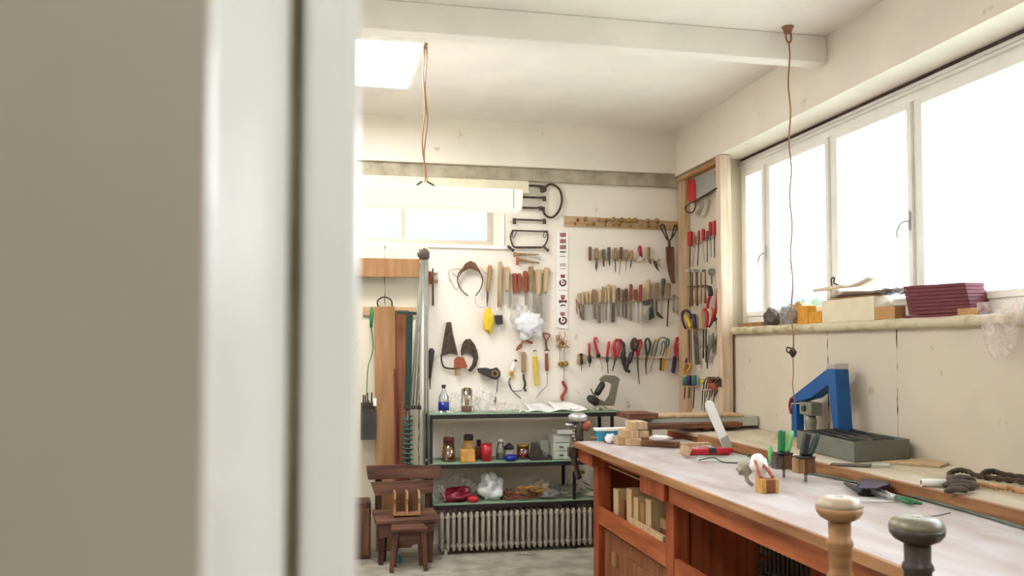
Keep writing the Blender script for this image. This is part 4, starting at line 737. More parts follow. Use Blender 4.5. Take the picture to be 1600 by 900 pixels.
for x in (.676,): solo('cable_conduit', MB().lathe((x, 6.55, 2.2), (x, 6.55, .002), [(0, .012), (1, .012)], 8), 'white', 'white vertical pipe left of the shelf unit', 'pipe')
t = thing('green_rope', PY(6.48)(574, 600), 'green cord with handle hanging beside the wide plank', 'cord')
obj('grip', MB().lathe(PY(6.45)(581, 480), PY(6.45)(580, 512), [(0, .01), (.5, .016), (1, .01)], 8), 'green', t); obj('cord', MB().tube(sm([PY(6.46)(*q) for q in ((580, 512), (583, 545), (575, 575), (573, 618))], 4), .004, 6), 'green', t)
t = thing('tool_holder', PY(6.45)(576, 685), 'black open tool holder filled with dark files at far left', 'tool holder')
hp = PY(6.42)
obj('box', MB().box(hp(564, 640).x, hp(588, 640).x, 6.40, 6.405, hp(570, 686).z, hp(570, 640).z).box(hp(564, 640).x, hp(588, 640).x, 6.50, 6.505, hp(570, 686).z, hp(570, 630).z).box(hp(564, 640).x, hp(564, 640).x+.005, 6.405, 6.5, hp(570, 686).z, hp(570, 640).z).box(hp(588, 640).x-.005, hp(588, 640).x, 6.405, 6.5, hp(570, 686).z, hp(570, 640).z).box(hp(564, 640).x, hp(588, 640).x, 6.40, 6.505, hp(570, 686).z-.004, hp(570, 686).z), 'dark', t)
obj('bracket', MB().box(hp(566, 630).x, hp(586, 630).x, 6.505, 6.568, hp(570, 634).z-.02, hp(570, 634).z), 'dark', t)
obj('paper_note', MB().box(hp(583, 630).x, hp(588, 630).x, 6.394, 6.399, hp(570, 634).z, hp(570, 622).z), 'paper', t)
for k in range(6):
    x = hp(567+k*3.6, 640).x; solo('flat_file', MB().beam((x, 6.43+.01*(k % 3), hp(570, 682).z), (x+random.uniform(-.01, .01), 6.44, hp(570, 618+random.uniform(-6, 8)).z), .012, .005), 'iron', 'dark flat file in the black holder, %s from left' % ORD[k], 'file', 'files in the black holder')

# ================================================================ CHAIR, STOOL, LEANING BOX
c6 = PY(6.15); c5 = PY(6.05); c4 = PY(5.93)
C8 = lambda x, y: (550+x/4.1, 700+y/4.1)
t = thing('rustic_chair', (c5(635, 850).x, 6.2, 0), 'rustic dark wooden chair with two wide back boards', 'chair')
obj('back_board', MB().prism([c6(*C8(*q)) for q in ((92, 112), (330, 108), (568, 118), (572, 150), (560, 205), (330, 196), (104, 204), (98, 170))], (0, .03, 0)), 'chairw', t, .004)
obj('back_board', MB().prism([c6(*C8(*q), .01) for q in ((120, 222), (500, 206), (525, 215), (520, 290), (400, 296), (240, 296), (150, 308), (135, 270))], (0, .03, 0)), 'chairw', t, .004)
for x0, x1 in (((150, 190)), ((470, 505))): 
    a = c6(*C8(x0, 120), -.032); b_ = c6(*C8(x1, 400), -.032)
    obj('back_post', MB().box(a.x, b_.x, 6.182, 6.205, .27, a.z), 'chairv', t, .003)
zs = c5(*C8(350, 450)).z
pts = [c5(*C8(160, 452)), c5(*C8(575, 436))]
obj('seat', MB().prism([(c4(*C8(165, 455)).x-.01, 6.0, zs-.028), (c4(*C8(575, 440)).x, 6.0, zs-.028), (c6(*C8(525, 400)).x, 6.18, zs+.02), (c6(*C8(130, 400)).x, 6.18, zs+.02)], (0, 0, .026)), 'chairw', t, .004)
for (xa, xb, y) in ((165, 215, 6.05), (480, 528, 6.05), (190, 230, 6.15), (470, 505, 6.15)):
    a, b_ = PY(y)(*C8(xa, 500)).x, PY(y)(*C8(xb, 500)).x; obj('leg', MB().beam(((a+b_)/2, y, zs-.03), ((a+b_)/2-.005, y, .001), (b_-a), .04, w2=(b_-a)*.6), 'chairv', t, .003)
a, b_ = PY(6.03)(*C8(165, 500)).x, PY(6.03)(*C8(530, 500)).x
obj('apron', MB().prism([(a, 6.025, zs-.03), (b_, 6.025, zs-.03), (b_-.01, 6.025, zs-.13), (a+(b_-a)*.6, 6.025, zs-.10), (a+(b_-a)*.4, 6.025, zs-.10), (a+.01, 6.025, zs-.13)], (0, .02, 0)), 'chairw', t, .003)
# pigeonhole rack on the seat
rx0, rx1 = c5(617, 790).x, c5(655, 790).x; ry = 6.09; rz0 = zs+.02; rz1 = rz0+.165
t = thing('pigeonhole_rack', ((rx0+rx1)/2, ry, rz0), 'small wooden two-slot rack standing on the rustic chair seat', 'rack')
for k in range(3): 
    x = rx0+(rx1-rx0)*k/2; obj('divider', MB().prism([(x-.008, ry-.05, rz0+.014), (x-.008, ry+.05, rz0+.014), (x-.008, ry+.05, rz1), (x-.008, ry-.03, rz1-.004), (x-.008, ry-.05, rz1-.05), (x-.008, ry-.035, rz1-.09)], (.016, 0, 0)), 'plank', t, .002)
obj('base', MB().box(rx0-.01, rx1+.01, ry-.055, ry+.055, rz0, rz0+.013), 'plank', t, .002); obj('back', MB().box(rx0-.008, rx1+.008, ry+.051, ry+.058, rz0+.014, rz1-.01), 'brown', t)
# stool in front
sx0, sx1 = c4(610, 822).x, c4(666, 822).x; sz = c4(640, 821).z
t = thing('small_stool', ((sx0+sx1)/2, 5.95, 0), 'small dark wooden stool in front of the rustic chair', 'stool')
obj('seat', MB().prism([(sx0, 5.82, sz-.025), (sx1, 5.82, sz-.025), (sx1-.01, 5.99, sz-.025), (sx0+.01, 5.99, sz-.025)], (0, 0, .025)), 'chairw', t, .004)
for x, y, dx, dy in ((sx0+.03, 5.85, -.03, -.03), (sx1-.03, 5.85, .015, -.03), (sx0+.04, 5.97, -.01, .005), (sx1-.04, 5.97, .01, .005)): obj('leg', MB().beam((x, y, sz-.026), (x+dx, y+dy, .001), .04, .035, w2=.028), 'chairv', t, .004)
obj('apron', MB().prism([(sx0+.04, 5.872, sz-.026), (sx1-.04, 5.872, sz-.026), (sx1-.04, 5.872, sz-.11), (sx0+.13, 5.872, sz-.125), (sx0+.06, 5.872, sz-.11)], (0, .016, 0)), 'chairw', t, .003)
# box leaning on the wall at the far left and dark crate under the chair
a = PY(6.2)(563, 780)
t = thing('wooden_crate', (a.x, 6.2, 0), 'dark wooden crate half hidden behind the doorway edge', 'crate')
obj('body', MB().box(-.1, PY(6.2)(580, 800).x, 6.22, 6.45, 0.001, .40), 'chairv', t, .004); obj('front_panel', MB().box(-.08, PY(6.2)(577, 800).x, 6.205, 6.219, .03, .36), 'brown', t, .003)
solo('teal_cap', MB().lathe((PY(6.1)(623, 860).x, 6.1, .001), (PY(6.1)(623, 860).x, 6.1, .05), [(0, .028), (.4, .02), (1, .012)], 10), 'teal', 'small teal plastic cap on the floor under the chair', 'cap')
mb = MB()
for k in range(20): 
    x = PY(6.12)(random.choice((random.uniform(675, 690), random.uniform(810, 840))), 860).x; mb.beam((x, random.uniform(6.1, 6.18), .004), (x+random.uniform(-.04, .04), random.uniform(6.1, 6.18), .006), .02, .003, (0, 0, 1))
solo('floor_litter', mb, 'ragl', 'white paper litter on the floor below the radiator', 'litter', kind='stuff')
# ================================================================ TOOL PANEL ON THE RIGHT WALL
struct('trim_11', MB().box(XS, 2.858, 5.80, DB-.001, .952, 2.90), 'wallr')                       # backing board
yl0, yl1 = 6.38, 6.56
struct('trim_12', MB().box(2.775, XS-.001, yl0+.03, DB-.04, .952, 2.86), 'pine', .003)            # timber at the corner
struct('trim_13', MB().box(2.75, 2.835, 5.72, 5.795, .952, 2.908), 'postw', .004)                 # free-standing post of the panel
struct('trim_14', MB().box(2.765, XS-.001, 5.80, DB-.04, 2.862, 2.90), 'piney', .003)            # top rail
SR = lambda px, py, off=0: on(0, XS-off, px, py)
R1 = lambda x, y: (1060+x/10, 330+y/10); R2 = lambda x, y: (1060+x/10, 410+y/10); R3 = lambda x, y: (1060+x/10, 480+y/10); R4 = lambda x, y: (1060+x/10, 560+y/10)
VS = .0047
rack(SR, (1075, 385.5), (1125, 366.5), 2.2, 'pine', 'pale rack strip holding red screwdrivers on the side panel', sc_=VS)
rack(SR, (1073, 514), (1104, 513), 3, 'pine', 'short rack strip in the middle of the side panel', sc_=VS)
rack(SR, (1072, 603), (1093, 605.5), 3, 'pine', 'short left strip at the bottom of the side panel', sc_=VS)
rack(SR, (1104, 608.5), (1126, 609.5), 3, 'pine', 'short right strip at the bottom of the side panel', sc_=VS)
r1 = [(186, 318, 535, 12, 'red', 180, 870, 5, 'widest red handled screwdriver'), (265, 385, 505, 6, 'beechd', 225, 865, 4, 'olive handled screwdriver'), (320, 305, 470, 6, 'redd', 300, 850, 4, 'slim dull red screwdriver'), (388, 275, 460, 9, 'red', 405, 800, 4, 'fat red screwdriver with red neck'), (452, 310, 440, 7, 'rag', 450, 800, 4, 'grey handled screwdriver'),
      (500, 168, 385, 8, 'red', 515, 720, 4, 'tall red screwdriver'), (565, 153, 370, 8, 'red', 560, 730, 4, 'bright red screwdriver'), (612, 128, 352, 8, 'redd', 600, 715, 4, 'highest red screwdriver'), (648, 115, 350, 5, 'steeld', 640, 720, 4, 'grey screwdriver against the post')]
for i, (x, y0, y1, w, m, xb, yb, w2, lab) in enumerate(r1):
    tool(SR, 'screwdriver', '%s, %s from left on the side panel' % (lab, ORD[i]), 'screwdriver', 'screwdrivers on the side panel', (R1(x, y0), R1(x, y1), w*.75, m, 'straight' if i != 3 else 'grip'), (R1(x, y1), R1(xb, yb), w2/2.2, 'steel' if i % 2 else 'steeld', 'flat' if i in (0, 3) else 'shaft'), off=.035, sc_=VS)
# saws at the top of the panel
Q5 = lambda x, y: (1050+x/4.5, 240+y/4.5)
t = thing('hand_saw', SR(*Q5(200, 330), .05), 'red handled handsaw with broad grey blade at panel top', 'saw')
obj('blade', MB().prism([SR(*Q5(*q), .045) for q in ((160, 175), (298, 128), (312, 235), (300, 248), (165, 332))], (.004, 0, 0)), 'silver', t); obj('handle', MB().prism([SR(*Q5(*q), .055) for q in ((108, 190), (150, 178), (158, 220), (160, 330), (130, 345), (105, 330), (100, 260))], (.022, 0, 0)), 'red', t, .005)
solo('wooden_wedge', MB().prism([SR(*Q5(*q), .04) for q in ((298, 118), (325, 105), (335, 180), (325, 240), (310, 200))], (.03, 0, 0)), 'plank', 'curved brown wooden piece beside the saw at panel top', 'wood piece', bevel=.003)
t = thing('bow_saw', SR(*Q5(150, 410), .07), 'curved steel bow saw hanging under the red handled saw', 'saw')
obj('bow', MB().tube(sm([SR(*Q5(*q), .075) for q in ((312, 243), (200, 310), (110, 362), (92, 385), (110, 410), (145, 412), (165, 370), (160, 330))], 4), .006, 7), 'iron', t); obj('blade', MB().prism([SR(*Q5(*q), .07) for q in ((200, 305), (222, 300), (220, 370), (190, 435), (160, 420), (190, 380))], (.004, 0, 0)), 'steel', t)
# hammers
for i, (x, y1, m) in enumerate(((188, 690, 'steeld'), (215, 680, 'brown'), (272, 650, 'beechd'), (292, 680, 'brown'), (345, 640, 'beechd'), (418, 640, 'plankr'))):
    t = thing('hammer', SR(*R2(x, y1), .05), 'small steel headed hammer, %s from left on the side panel' % ORD[i], 'hammer', 'hammers on the side panel')
    obj('handle', MB().lathe(SR(*R2(x+4, 150), .05), SR(*R2(x, y1), .05), [(0, .005), (.6, .007), (.9, .012), (1, .008)], 8), m, t); c = SR(*R2(x+4, 135), .05+.03*(i % 2))
    obj('head', MB().lathe(c+Vector((-.055, -.03, 0)), c+Vector((.02, .03, .006)), [(0, .013), (.1, .014), (.3, .009), (.7, .011), (1, .004)], 8), 'steel', t)
solo('hammer_rail', MB().beam(SR(*R2(170, 380), .02), SR(*R2(440, 360), .02), .006, .03, (1, 0, 0)), 'steeld', 'thin metal rail behind the hammer handles', 'rail')
t = thing('wire_whisk_disc', SR(*R2(520, 330), .03), 'round grey sanding disc hanging right of the hammers', 'disc')
obj('disc', MB().lathe(SR(*R2(520, 150), .02), SR(*R2(520, 150), .026), [(0, .03), (1, .03)], 20), 'steel', t); obj('stem', MB().tube([SR(*R2(520, 200), .03), SR(*R2(520, 340), .03)], .004), 'steeld', t)
def splie(label, strokes, base, off=.05, name='pliers', cat='pliers'):
    t = thing(name, SR(*base, off), label, cat)
    for pts, r, m, nm in strokes: obj(nm, MB().tube(sm([SR(*q, off) for q in pts], 3), r, 7), m, t)
splie('upper red handled pliers with black jaws on the side panel', [([R2(*q) for q in ((500, 520), (470, 600), (455, 720))], .012, 'red', 'handle'), ([R2(*q) for q in ((480, 390), (500, 460), (500, 520))], .020, 'dark', 'jaw')], R2(455, 720))
splie('long red handled pruners beside the post on the side panel', [([R2(*q) for q in ((635, 400), (610, 560), (580, 760), (540, 900))], .012, 'red', 'handle'), ([R2(*q) for q in ((635, 60), (635, 200), (630, 390))], .009, 'steeld', 'jaw')], R2(560, 880), .06)
splie('lower red handled pliers with bent dark jaws on the side panel', [([R3(*q) for q in ((410, 30), (450, 120), (440, 310))], .014, 'red', 'handle'), ([R3(*q) for q in ((480, 310), (530, 230), (600, 180))], .008, 'iron', 'jaw')], R3(440, 320), .05)
splie('orange red wooden handled snips with ring on the side panel', [([R3(*q) for q in ((520, 10), (545, 60), (530, 150), (500, 270))], .008, 'copper', 'handle'), ([R3(*q) for q in ((545, 120), (560, 160), (560, 200))], .014, 'red', 'handle')], R3(510, 280), .045)
# middle of panel
t = thing('scissors', SR(*R3(180, 880), .05), 'scissors with dark purple and yellow handles on the side panel', 'scissors')
obj('handle', MB().tube(sm([SR(*R3(*q), .055) for q in ((110, 330), (60, 200), (60, 90), (120, 50), (180, 90), (190, 180))], 4), .009, 8), 'purple', t); obj('handle', MB().tube(sm([SR(*R3(*q), .06) for q in ((115, 140), (150, 200), (190, 320))], 4), .014, 8), 'yellow', t, label='yellow handle')
obj('blade', MB().beam(SR(*R3(165, 350), .05), SR(*R3(175, 880), .05), .02, .006, (1, 0, 0), w2=.008), 'brown', t); obj('blade', MB().beam(SR(*R3(195, 350), .045), SR(*R3(205, 860), .045), .02, .006, (1, 0, 0), w2=.008), 'steel', t)
tool(SR, 'spatula', 'dark purple handled tool with wide dark blade on side panel', 'spatula', None, (R3(240, 108), R3(255, 330), 8, 'purple', 'straight'), (R3(262, 345), R3(300, 900), 8, 'steeld', 'flat'), off=.04, sc_=VS)
tool(SR, 'wooden_handle_tool', 'pale wide wooden handled tool in the middle of the side panel', 'chisel', None, (R3(350, 10), R3(352, 330), 7, 'beech', 'straight'), (R3(352, 340), R3(350, 640), 3, 'steel', 'shaft'), off=.035, sc_=VS)
for i, (x, y0, y1, w) in enumerate(((388, 350, 800, 4), (430, 350, 860, 4), (450, 600, 960, 2))):
    solo('file', MB().beam(SR(*R3(x, y0), .03), SR(*R3(x+2, y1), .03), w*VS*.8, .008, (1, 0, 0)), 'iron', 'dark hanging file, %s from left under the middle strip' % ORD[i], 'file', 'dark files on the side panel')
solo('wide_blade', MB().prism([SR(*R3(*q), .045) for q in ((460, 450), (525, 430), (530, 560), (480, 720), (465, 850), (440, 840), (460, 600))], (.005, 0, 0)), 'steel', 'broad grey blade hanging in the middle of the side panel', 'blade')
solo('flat_bar', MB().beam(SR(*R3(545, 400), .03), SR(*R3(540, 710), .03), .022, .008, (1, 0, 0)), 'ang', 'short olive flat bar right of the broad grey blade', 'bar')
for i, (x, y0, y1) in enumerate(((590, 200, 440), (620, 160, 440), (645, 180, 450))):
    solo('allen_key', MB().tube(sm([SR(*R3(x, y0), .03), SR(*R3(x, y1), .03), SR(*R3(x+14, y1+8), .04)]), .0035, 6), 'steel', 'thin hooked steel rod near the post, %s from left' % ORD[i], 'rod', 'hooked steel rods on the side panel')
# bottom of panel
for i, (x, m, y0) in enumerate(((100, 'teal', 290), (165, 'purple', 270), (245, 'teal', 262))):
    tool(SR, 'screwdriver', ('teal handled small screwdriver at the panel corner', 'dark purple handled screwdriver between the teal ones', 'teal handled long screwdriver on the lower strip')[i], 'screwdriver', 'lower screwdrivers on the side panel', (R4(x, y0), R4(x+5, 425), 9, m, 'straight'), (R4(x+5, 450), R4(x+(-10, 0, -15)[i], (640, 620, 780)[i]), 2.4, 'iron', 'shaft'), off=.05, sc_=VS)
splie('scissors with orange handles above the teal screwdriver', [([R4(*q) for q in ((90, 240), (85, 180), (120, 90), (170, 80), (185, 140), (140, 200), (130, 250))], .008, 'ylw2', 'handle'), ([R4(*q) for q in ((130, 0), (120, 50), (110, 90))], .008, 'purple', 'blade')], R4(120, 250), .06, 'scissors', 'scissors')
splie('orange handled compass hanging at the bottom of the panel', [([R4(*q) for q in ((110, 600), (80, 720), (80, 850))], .005, 'copper', 'leg'), ([R4(*q) for q in ((110, 600), (135, 720), (130, 800))], .005, 'copper', 'leg')], R4(80, 850), .02, 'compass', 'compass')
t = thing('brush_bundle', SR(*R4(560, 485), .06), 'bundle of orange and brown brushes on the lower right strip', 'brushes')
obj('bristles', MB().blob(SR(*R4(570, 400), .06), (.03, .10, .042), 5, .2, 20, 12, 3), 'skin', t); 
for k in range(6): obj('cord', MB().tube(sm([SR(*R4(390+k*40, 480-k*8), .06), SR(*R4(420+k*42, 330), .10), SR(*R4(520+k*28, 300+(k % 2)*30), .09), SR(*R4(600+k*12, 440), .08)]), .005, 6), 'iron' if k % 2 else 'brown', t)
for k in range(7): obj('handle', MB().lathe(SR(*R4(380+k*38, 500), .05), SR(*R4(368+k*34, (820, 860, 620, 700, 620, 740, 600)[k]), .05), [(0, .005), (.8, .004), (1, .002)], 7), ('iron', 'brown')[k % 2], t)
solo('yellow_tape', MB().lathe(SR(*R4(368, 330), .05), SR(*R4(378, 400), .05), [(0, .014), (.5, .018), (1, .012)], 10), 'yellow', 'small yellow knob left of the brush bundle', 'knob')

# ================================================================ WORKBENCHES
t = thing('workbench', (1.9, 3.3, 0), 'long orange-brown wooden workbench with worn pale top', 'workbench')
obj('top', MB().box(1.545, 2.278, 1.2, 5.33, .868, .90), 'top', t, .002)
obj('top_edge', MB().box(1.53, 1.5445, 1.2, 5.33, .862, .899), 'oaky', t, .002)
obj('apron', MB().box(1.575, 1.60, 1.2, 3.86, .765, .8675), 'orangey', t, .002)
obj('apron', MB().box(1.605, 1.635, 4.2, 5.04, .82, .8675), 'orangey', t, .002)
obj('end_block', MB().box(1.555, 1.73, 5.03, 5.32, .775, .8675), 'orange', t, .004)
obj('end_block', MB().box(1.555, 1.72, 3.875, 4.2, .765, .8675), 'orange', t, .004)
for y, x in ((5.045, 1.60), (3.865, 1.60), (2.35, 1.602)):
    obj('leg', MB().box(x, x+.085, y, y+.095, 0, .7745 if y > 3 else .764), 'orange', t, .003)
for y in (5.045, 3.5, 1.3): obj('leg', MB().box(2.16, 2.25, y, y+.1, 0, .867), 'orange', t, .003)
obj('drawer_rail', MB().box(1.602, 1.625, 3.965, 5.04, .43, .535), 'orangey', t, .002)
obj('drawer_rail', MB().box(1.602, 1.625, 2.46, 3.86, .40, .50), 'orangey', t, .002)
obj('shelf_board', MB().box(1.626, 2.15, 3.97, 5.04, .44, .455), 'orangey', t)
obj('side_panel', MB().box(1.69, 2.04, 3.87, 3.89, .02, .86), 'orange', t)
obj('side_panel', MB().box(1.70, 2.15, 5.10, 5.125, .02, .86), 'orange', t)
obj('inner_panel', MB().box(1.64, 1.655, 3.97, 5.04, .03, .40), 'plankr', t)
obj('pull_block', MB().box(1.625, 1.6395, 4.80, 4.87, .22, .30), 'plank', t, .003)
obj('lower_board', MB().box(1.62, 1.6395, 4.0, 4.6, .03, .33), 'plankr', t, .003)
# drawer slot with loose boards under the top
solo('slot_board', MB().box(1.62, 1.80, 4.25, 4.9, .79, .8), 'plank', 'thin brown board lying in the slot beneath the worktop', 'board', bevel=.002)
blk = [(4.86, .09, .16, 'beech'), (4.74, .05, .12, 'plankr'), (4.63, .08, .20, 'pine'), (4.52, .07, .17, 'beech'), (4.42, .06, .16, 'plank'), (4.33, .08, .19, 'beech')]
for i, (y, w, h, m) in enumerate(blk):
    solo('wood_block', MB().box(1.65, 1.85, y-w/2, y+w/2, .456, .456+h+.05), m, 'upright offcut in the bench compartment, %s from the far end' % ORD[i], 'wood block', 'offcuts in the bench compartment', bevel=.003)
for i, (y0, y1, z, x, m) in enumerate(((4.05, 4.25, .456, 1.68, 'pine'), (4.06, 4.26, .512, 1.69, 'plankr'), (4.04, 4.24, .568, 1.68, 'beechd'))):
    solo('wood_block', MB().box(x, x+.2, y0, y1, z, z+.05), m, ('lowest', 'middle', 'topmost')[i]+' of the offcuts stacked flat beside the bench post', 'wood block', 'offcuts in the bench compartment', bevel=.003)
solo('wooden_wedge', MB().beam((1.63, 4.55, .545), (1.63, 4.05, .548), .03, .02, (1, 0, 0)), 'beech', 'pale batten resting on the edge of the bench compartment rail', 'batten')
# back bench
t = thing('back_bench', (2.57, 3.4, 0), 'raised back bench with thick timber edge along the window wall', 'workbench')
obj('top', MB().box(2.31, 2.855, .9, 5.70, .925, .9495), 'topb', t, .002)
obj('edge_timber', MB().box(2.281, 2.3095, .9, 5.10, .9015, .9515), 'oaky', t, .003)
obj('frame_rail', MB().box(2.32, 2.36, .9, 5.70, .84, .9245), 'orangey', t)
for y in (5.58, 3.05, 1.0):
    for x in (2.32, 2.62): obj('leg', MB().box(x, x+.06, y, y+.08, 0, .84 if x < 2.5 else .924), 'orange', t)

# vise posts at the front of the bench
def post(label, x, y, zt, rk, m, mt, zb=0):
    t = thing('vise_post', (x, y, 0), label, 'post')
    P = [(0, .04), (.15, .04), (.16, .05), (.2, .05), (.21, .034), (.5, .03), (.55, .038), (.6, .03), (.68, .028), (.715, .034), (.73, .026), (.75, .027), (.755, .034), (.77, .030), (.8, .029), (.815, .031), (.825, .037), (.835, .034), (.845, .029), (.90, .031), (.905, .036), (.915, .0335), (.92, .029), (.955, .030), (.96, .028)]
    k = rk/.062
    obj('post', MB().lathe((x, y, 0.001), (x, y, zt-.02), [(a, r*k) for a, r in P], 24), m, t)
    obj('knob', MB().lathe((x, y, zt-.062), (x, y, zt-.026), [(0, rk*.55), (.25, rk*.82), (.6, rk*.97), (1, rk)], 32), m, t)
    obj('knob_cap', MB().lathe((x, y, zt-.026), (x, y, zt), [(0, rk), (.3, rk*.98), (.7, rk*.88), (.92, rk*.68), (1, rk*.4)], 32), mt, t, label='pale top of the knob')  # cap colour is paler than the knob below it
    obj('plug', MB().lathe((x, y, zt-.0005), (x, y, zt+.002), [(0, rk*.2), (1, rk*.18)], 16), 'steel', t)
a = PY(2.02)(1311, 778); post('light brown turned post with round mushroom knob beside the bench', a.x, 2.02, a.z+.004, .059, 'knob', 'knobt')
a = PY(1.80)(1432.5, 808); post('dark turned post with olive mushroom knob nearest the camera', a.x, 1.80, a.z+.002, .0625, 'knobd', 'knobdt')
t = thing('vise_jaw', (1.5, 1.95, .6), 'brown wooden vise jaw with steel plate at the near bench face', 'vise')
obj('jaw', MB().box(1.485, 1.528, 1.72, 2.14, .45, .845), 'orange', t, .004)
obj('steel_plate', MB().box(1.455, 1.484, 2.1, 2.15, .45, .865), 'steeld', t, .002)

# bench vise at the far end
t = thing('bench_vise', (1.50, 5.42, .9), 'grey metal post vise with round head at the far bench corner', 'vise')
v = PY(5.42)
c = v(903, 662)
obj('head', MB().lathe(v(903, 659), v(903, 646), [(0, .038), (.2, .062), (.7, .065), (1, .045)], 18), 'silver', t, label='round polished head')
obj('neck', MB().lathe(v(903, 659), v(903, 690), [(0, .038), (.3, .044), (.5, .034), (.8, .04), (1, .036)], 14), 'steeld', t)
obj('body', MB().lathe(v(902, 690), v(901, 715), [(0, .034), (.3, .04), (.6, .05), (1, .045)], 14), 'iron', t)
obj('screw', MB().tube(sm([v(897, 712), v(898, 724), v(901, 736), v(905, 748)]), .02, 10), 'steeld', t)
obj('foot_clamp', MB().tube(sm([v(895, 728), v(896, 733), v(902, 737), v(913, 738)]), .011, 8), 'brass', t)
obj('side_knob', MB().blob(v(915, 664, .01), (.038, .035, .038), 3, .15, 14, 10), 'copper', t); obj('screw_handle', MB().lathe(v(884, 664, .03), v(896, 664, .03), [(0, .012), (.5, .008), (1, .008)], 8), 'silver', t)
obj('bracket', MB().beam(v(901, 708), v(901, 716), .05, .05).box(1.50, 1.545, 5.335, 5.38, .80, .86), 'iron', t)
for k in range(8): obj('bolt', MB().blob(v(897+random.uniform(-4, 10), 662+k*5, .04), (.009, .009, .009), k, .1, 8, 6), 'steel', t)

# ================================================================ THINGS ON THE BENCH
def onb(px, py, z=.9): return on(2, z, px, py)
# lumber at the far end
def board(label, p0, p1, w, th, z, m, name='board'):   # p0, p1: (x, y) ends
    a = Vector((*p0, z+th/2)); b_ = Vector((*p1, z+th/2)); return solo(name, MB().beam(a, b_, w, th, (0, 0, 1)), m, label, 'board', 'boards at the far bench end', bevel=.003)
for x in (2.0, 2.42): solo('wooden_spacer', MB().box(x, x+.06, 5.32, 5.5, .951 if x > 2.3 else .80, .972), 'plank', 'spacer block under the stacked boards, %s one' % ('left' if x < 2.3 else 'right'), 'block')
board('brown board lying lowest beneath the pale blue panel', (2.0, 5.30), (2.68, 5.34), .12, .032, .9735, 'brownx')
solo('painted_panel', MB().box(1.98, 2.845, 5.38, 5.62, .9735, 1.036), 'drawer', 'long pale blue-grey painted panel in the board pile', 'panel', bevel=.003)
board('reddish-brown board on top at the left end of pile', (1.90, 5.44), (2.10, 5.44), .26, .036, 1.0365, 'brownx')
board('pale thin board covering the top of pile', (2.11, 5.48), (2.74, 5.48), .22, .018, 1.0365, 'beech')
board('dark red board lying across the bench behind the pine blocks', (1.71, 5.22), (1.9, 5.29), .06, .035, .901, 'brownx')
a = onb(1010, 693); b_ = onb(1060, 697)
solo('brown_board', MB().beam(onb(1004, 692, .918), onb(1060, 695, .918), .07, .033, (0, 0, 1)), 'brownx', 'dark brown flat board right of the pine block stack', 'board', bevel=.002)
solo('pale_board', MB().beam(onb(1063, 696, .9165), onb(1108, 695, .9165), .05, .03, (0, 0, 1)), 'beech', 'pale board end butted to the dark brown board', 'board', bevel=.002)
solo('crumpled_paper', MB().blob(onb(1030, 684, .965), (.06, .05, .014), 5, .4, 18, 10, 3), 'paper', 'crumpled white paper lying on the dark brown board', 'paper')
# pine blocks stack
Yb = 4.98
def blk_(label, x0, y0, x1, y1, dy, yb, m, rot=0):
    p0, p1 = PY(yb)(x0, y1), PY(yb)(x1, y0)
    return solo('pine_block', MB().box(p0.x, p1.x, yb, yb+dy, p0.z, p1.z), m, label, 'wood block', 'pine blocks stacked on the bench', bevel=.003)
z0 = .9005
def pb(label, px0, px1, y, dy, z, h, m): 
    x0 = PY(y)(px0, 690).x; x1 = PY(y)(px1, 690).x
    return solo('pine_block', MB().box(x0, x1, y, y+dy, z, z+h), m, label, 'wood block', 'pine blocks stacked on the bench', bevel=.003)
pb('bottom right pine block of the stack', 981, 1003, 5.0, .16, z0, .045, 'beech')
pb('bottom left pine block of the stack, seen obliquely', 964, 980.5, 5.06, .14, z0, .045, 'pine')
pb('middle left pine block of the stack', 975, 998, 5.03, .12, z0+.046, .048, 'pine')
pb('middle right pine block of the stack', 999, 1014, 5.03, .14, z0+.046, .042, 'beech')
pb('topmost pine block of the stack', 988, 1012, 5.04, .13, z0+.095, .048, 'beech')
t = thing('cloth_ball', onb(952, 687), 'small crumpled white and blue film beside the pine blocks', 'film'); mb = MB().blob(onb(955, 686, .93), (.035, .03, .03), 8, .4, 14, 10, 3)
obj('film', mb, 'bag', t)
solo('wood_sliver', MB().blob(onb(936, 684, .918), (.05, .03, .016), 6, .3, 14, 8), 'plank', 'small brown wood lump near the bench corner', 'wood piece')
# blue box
p = PY(5.22); t = thing('blue_box', (p(968, 673).x, 5.25, .9), 'small flat blue card box with white lid in front of boards', 'box')
obj('body', MB().box(p(940, 673).x, p(1000, 673).x, 5.30, 5.37, .9015, .965), 'cyan', t, .002); obj('lid', MB().box(p(938, 673).x, p(1001, 673).x, 5.295, 5.375, .9655, .982), 'paper', t, .002)
for o_ in (t,): pass
# knife sharpener (white upright blade in red clamp)
t = thing('coping_vise', onb(1105, 710), 'red hand clamp lying on the bench with upright white blade', 'clamp')
Yc = 4.48
obj('bar', MB().prism([onb(1068, 711, .903), onb(1140, 711, .903), onb(1146, 704, .903), onb(1092, 700, .903), onb(1066, 703, .903)], (0, 0, .012)), 'red', t, .003, label='red plastic body')
cc = PY(4.42); obj('handle', MB().beam(cc(1078, 706), cc(1144, 703), .030, .03), 'red', t, .006); obj('grip_band', MB().beam(cc(1106, 704.6), cc(1118, 704), .0315, .0315), 'dark', t, .003)
obj('wood_end', MB().beam(cc(1065, 702), cc(1077, 707), .045, .05, (0, 0, 1)), 'pine', t, .003)
obj('blade', MB().beam(cc(1137, 700), cc(1108, 632), .048, .006, (.15, 1, .1), w2=.052).lathe(cc(1108.2, 632.5)-Vector((0, .003, 0)), cc(1108.2, 632.5)+Vector((0, .003, 0)), [(0, .025), (1, .025)], 20), 'paper', t, label='upright white blade')
obj('blade_clip', MB().beam(cc(1138, 701), cc(1130, 682), .05, .02), 'silver', t, .002)
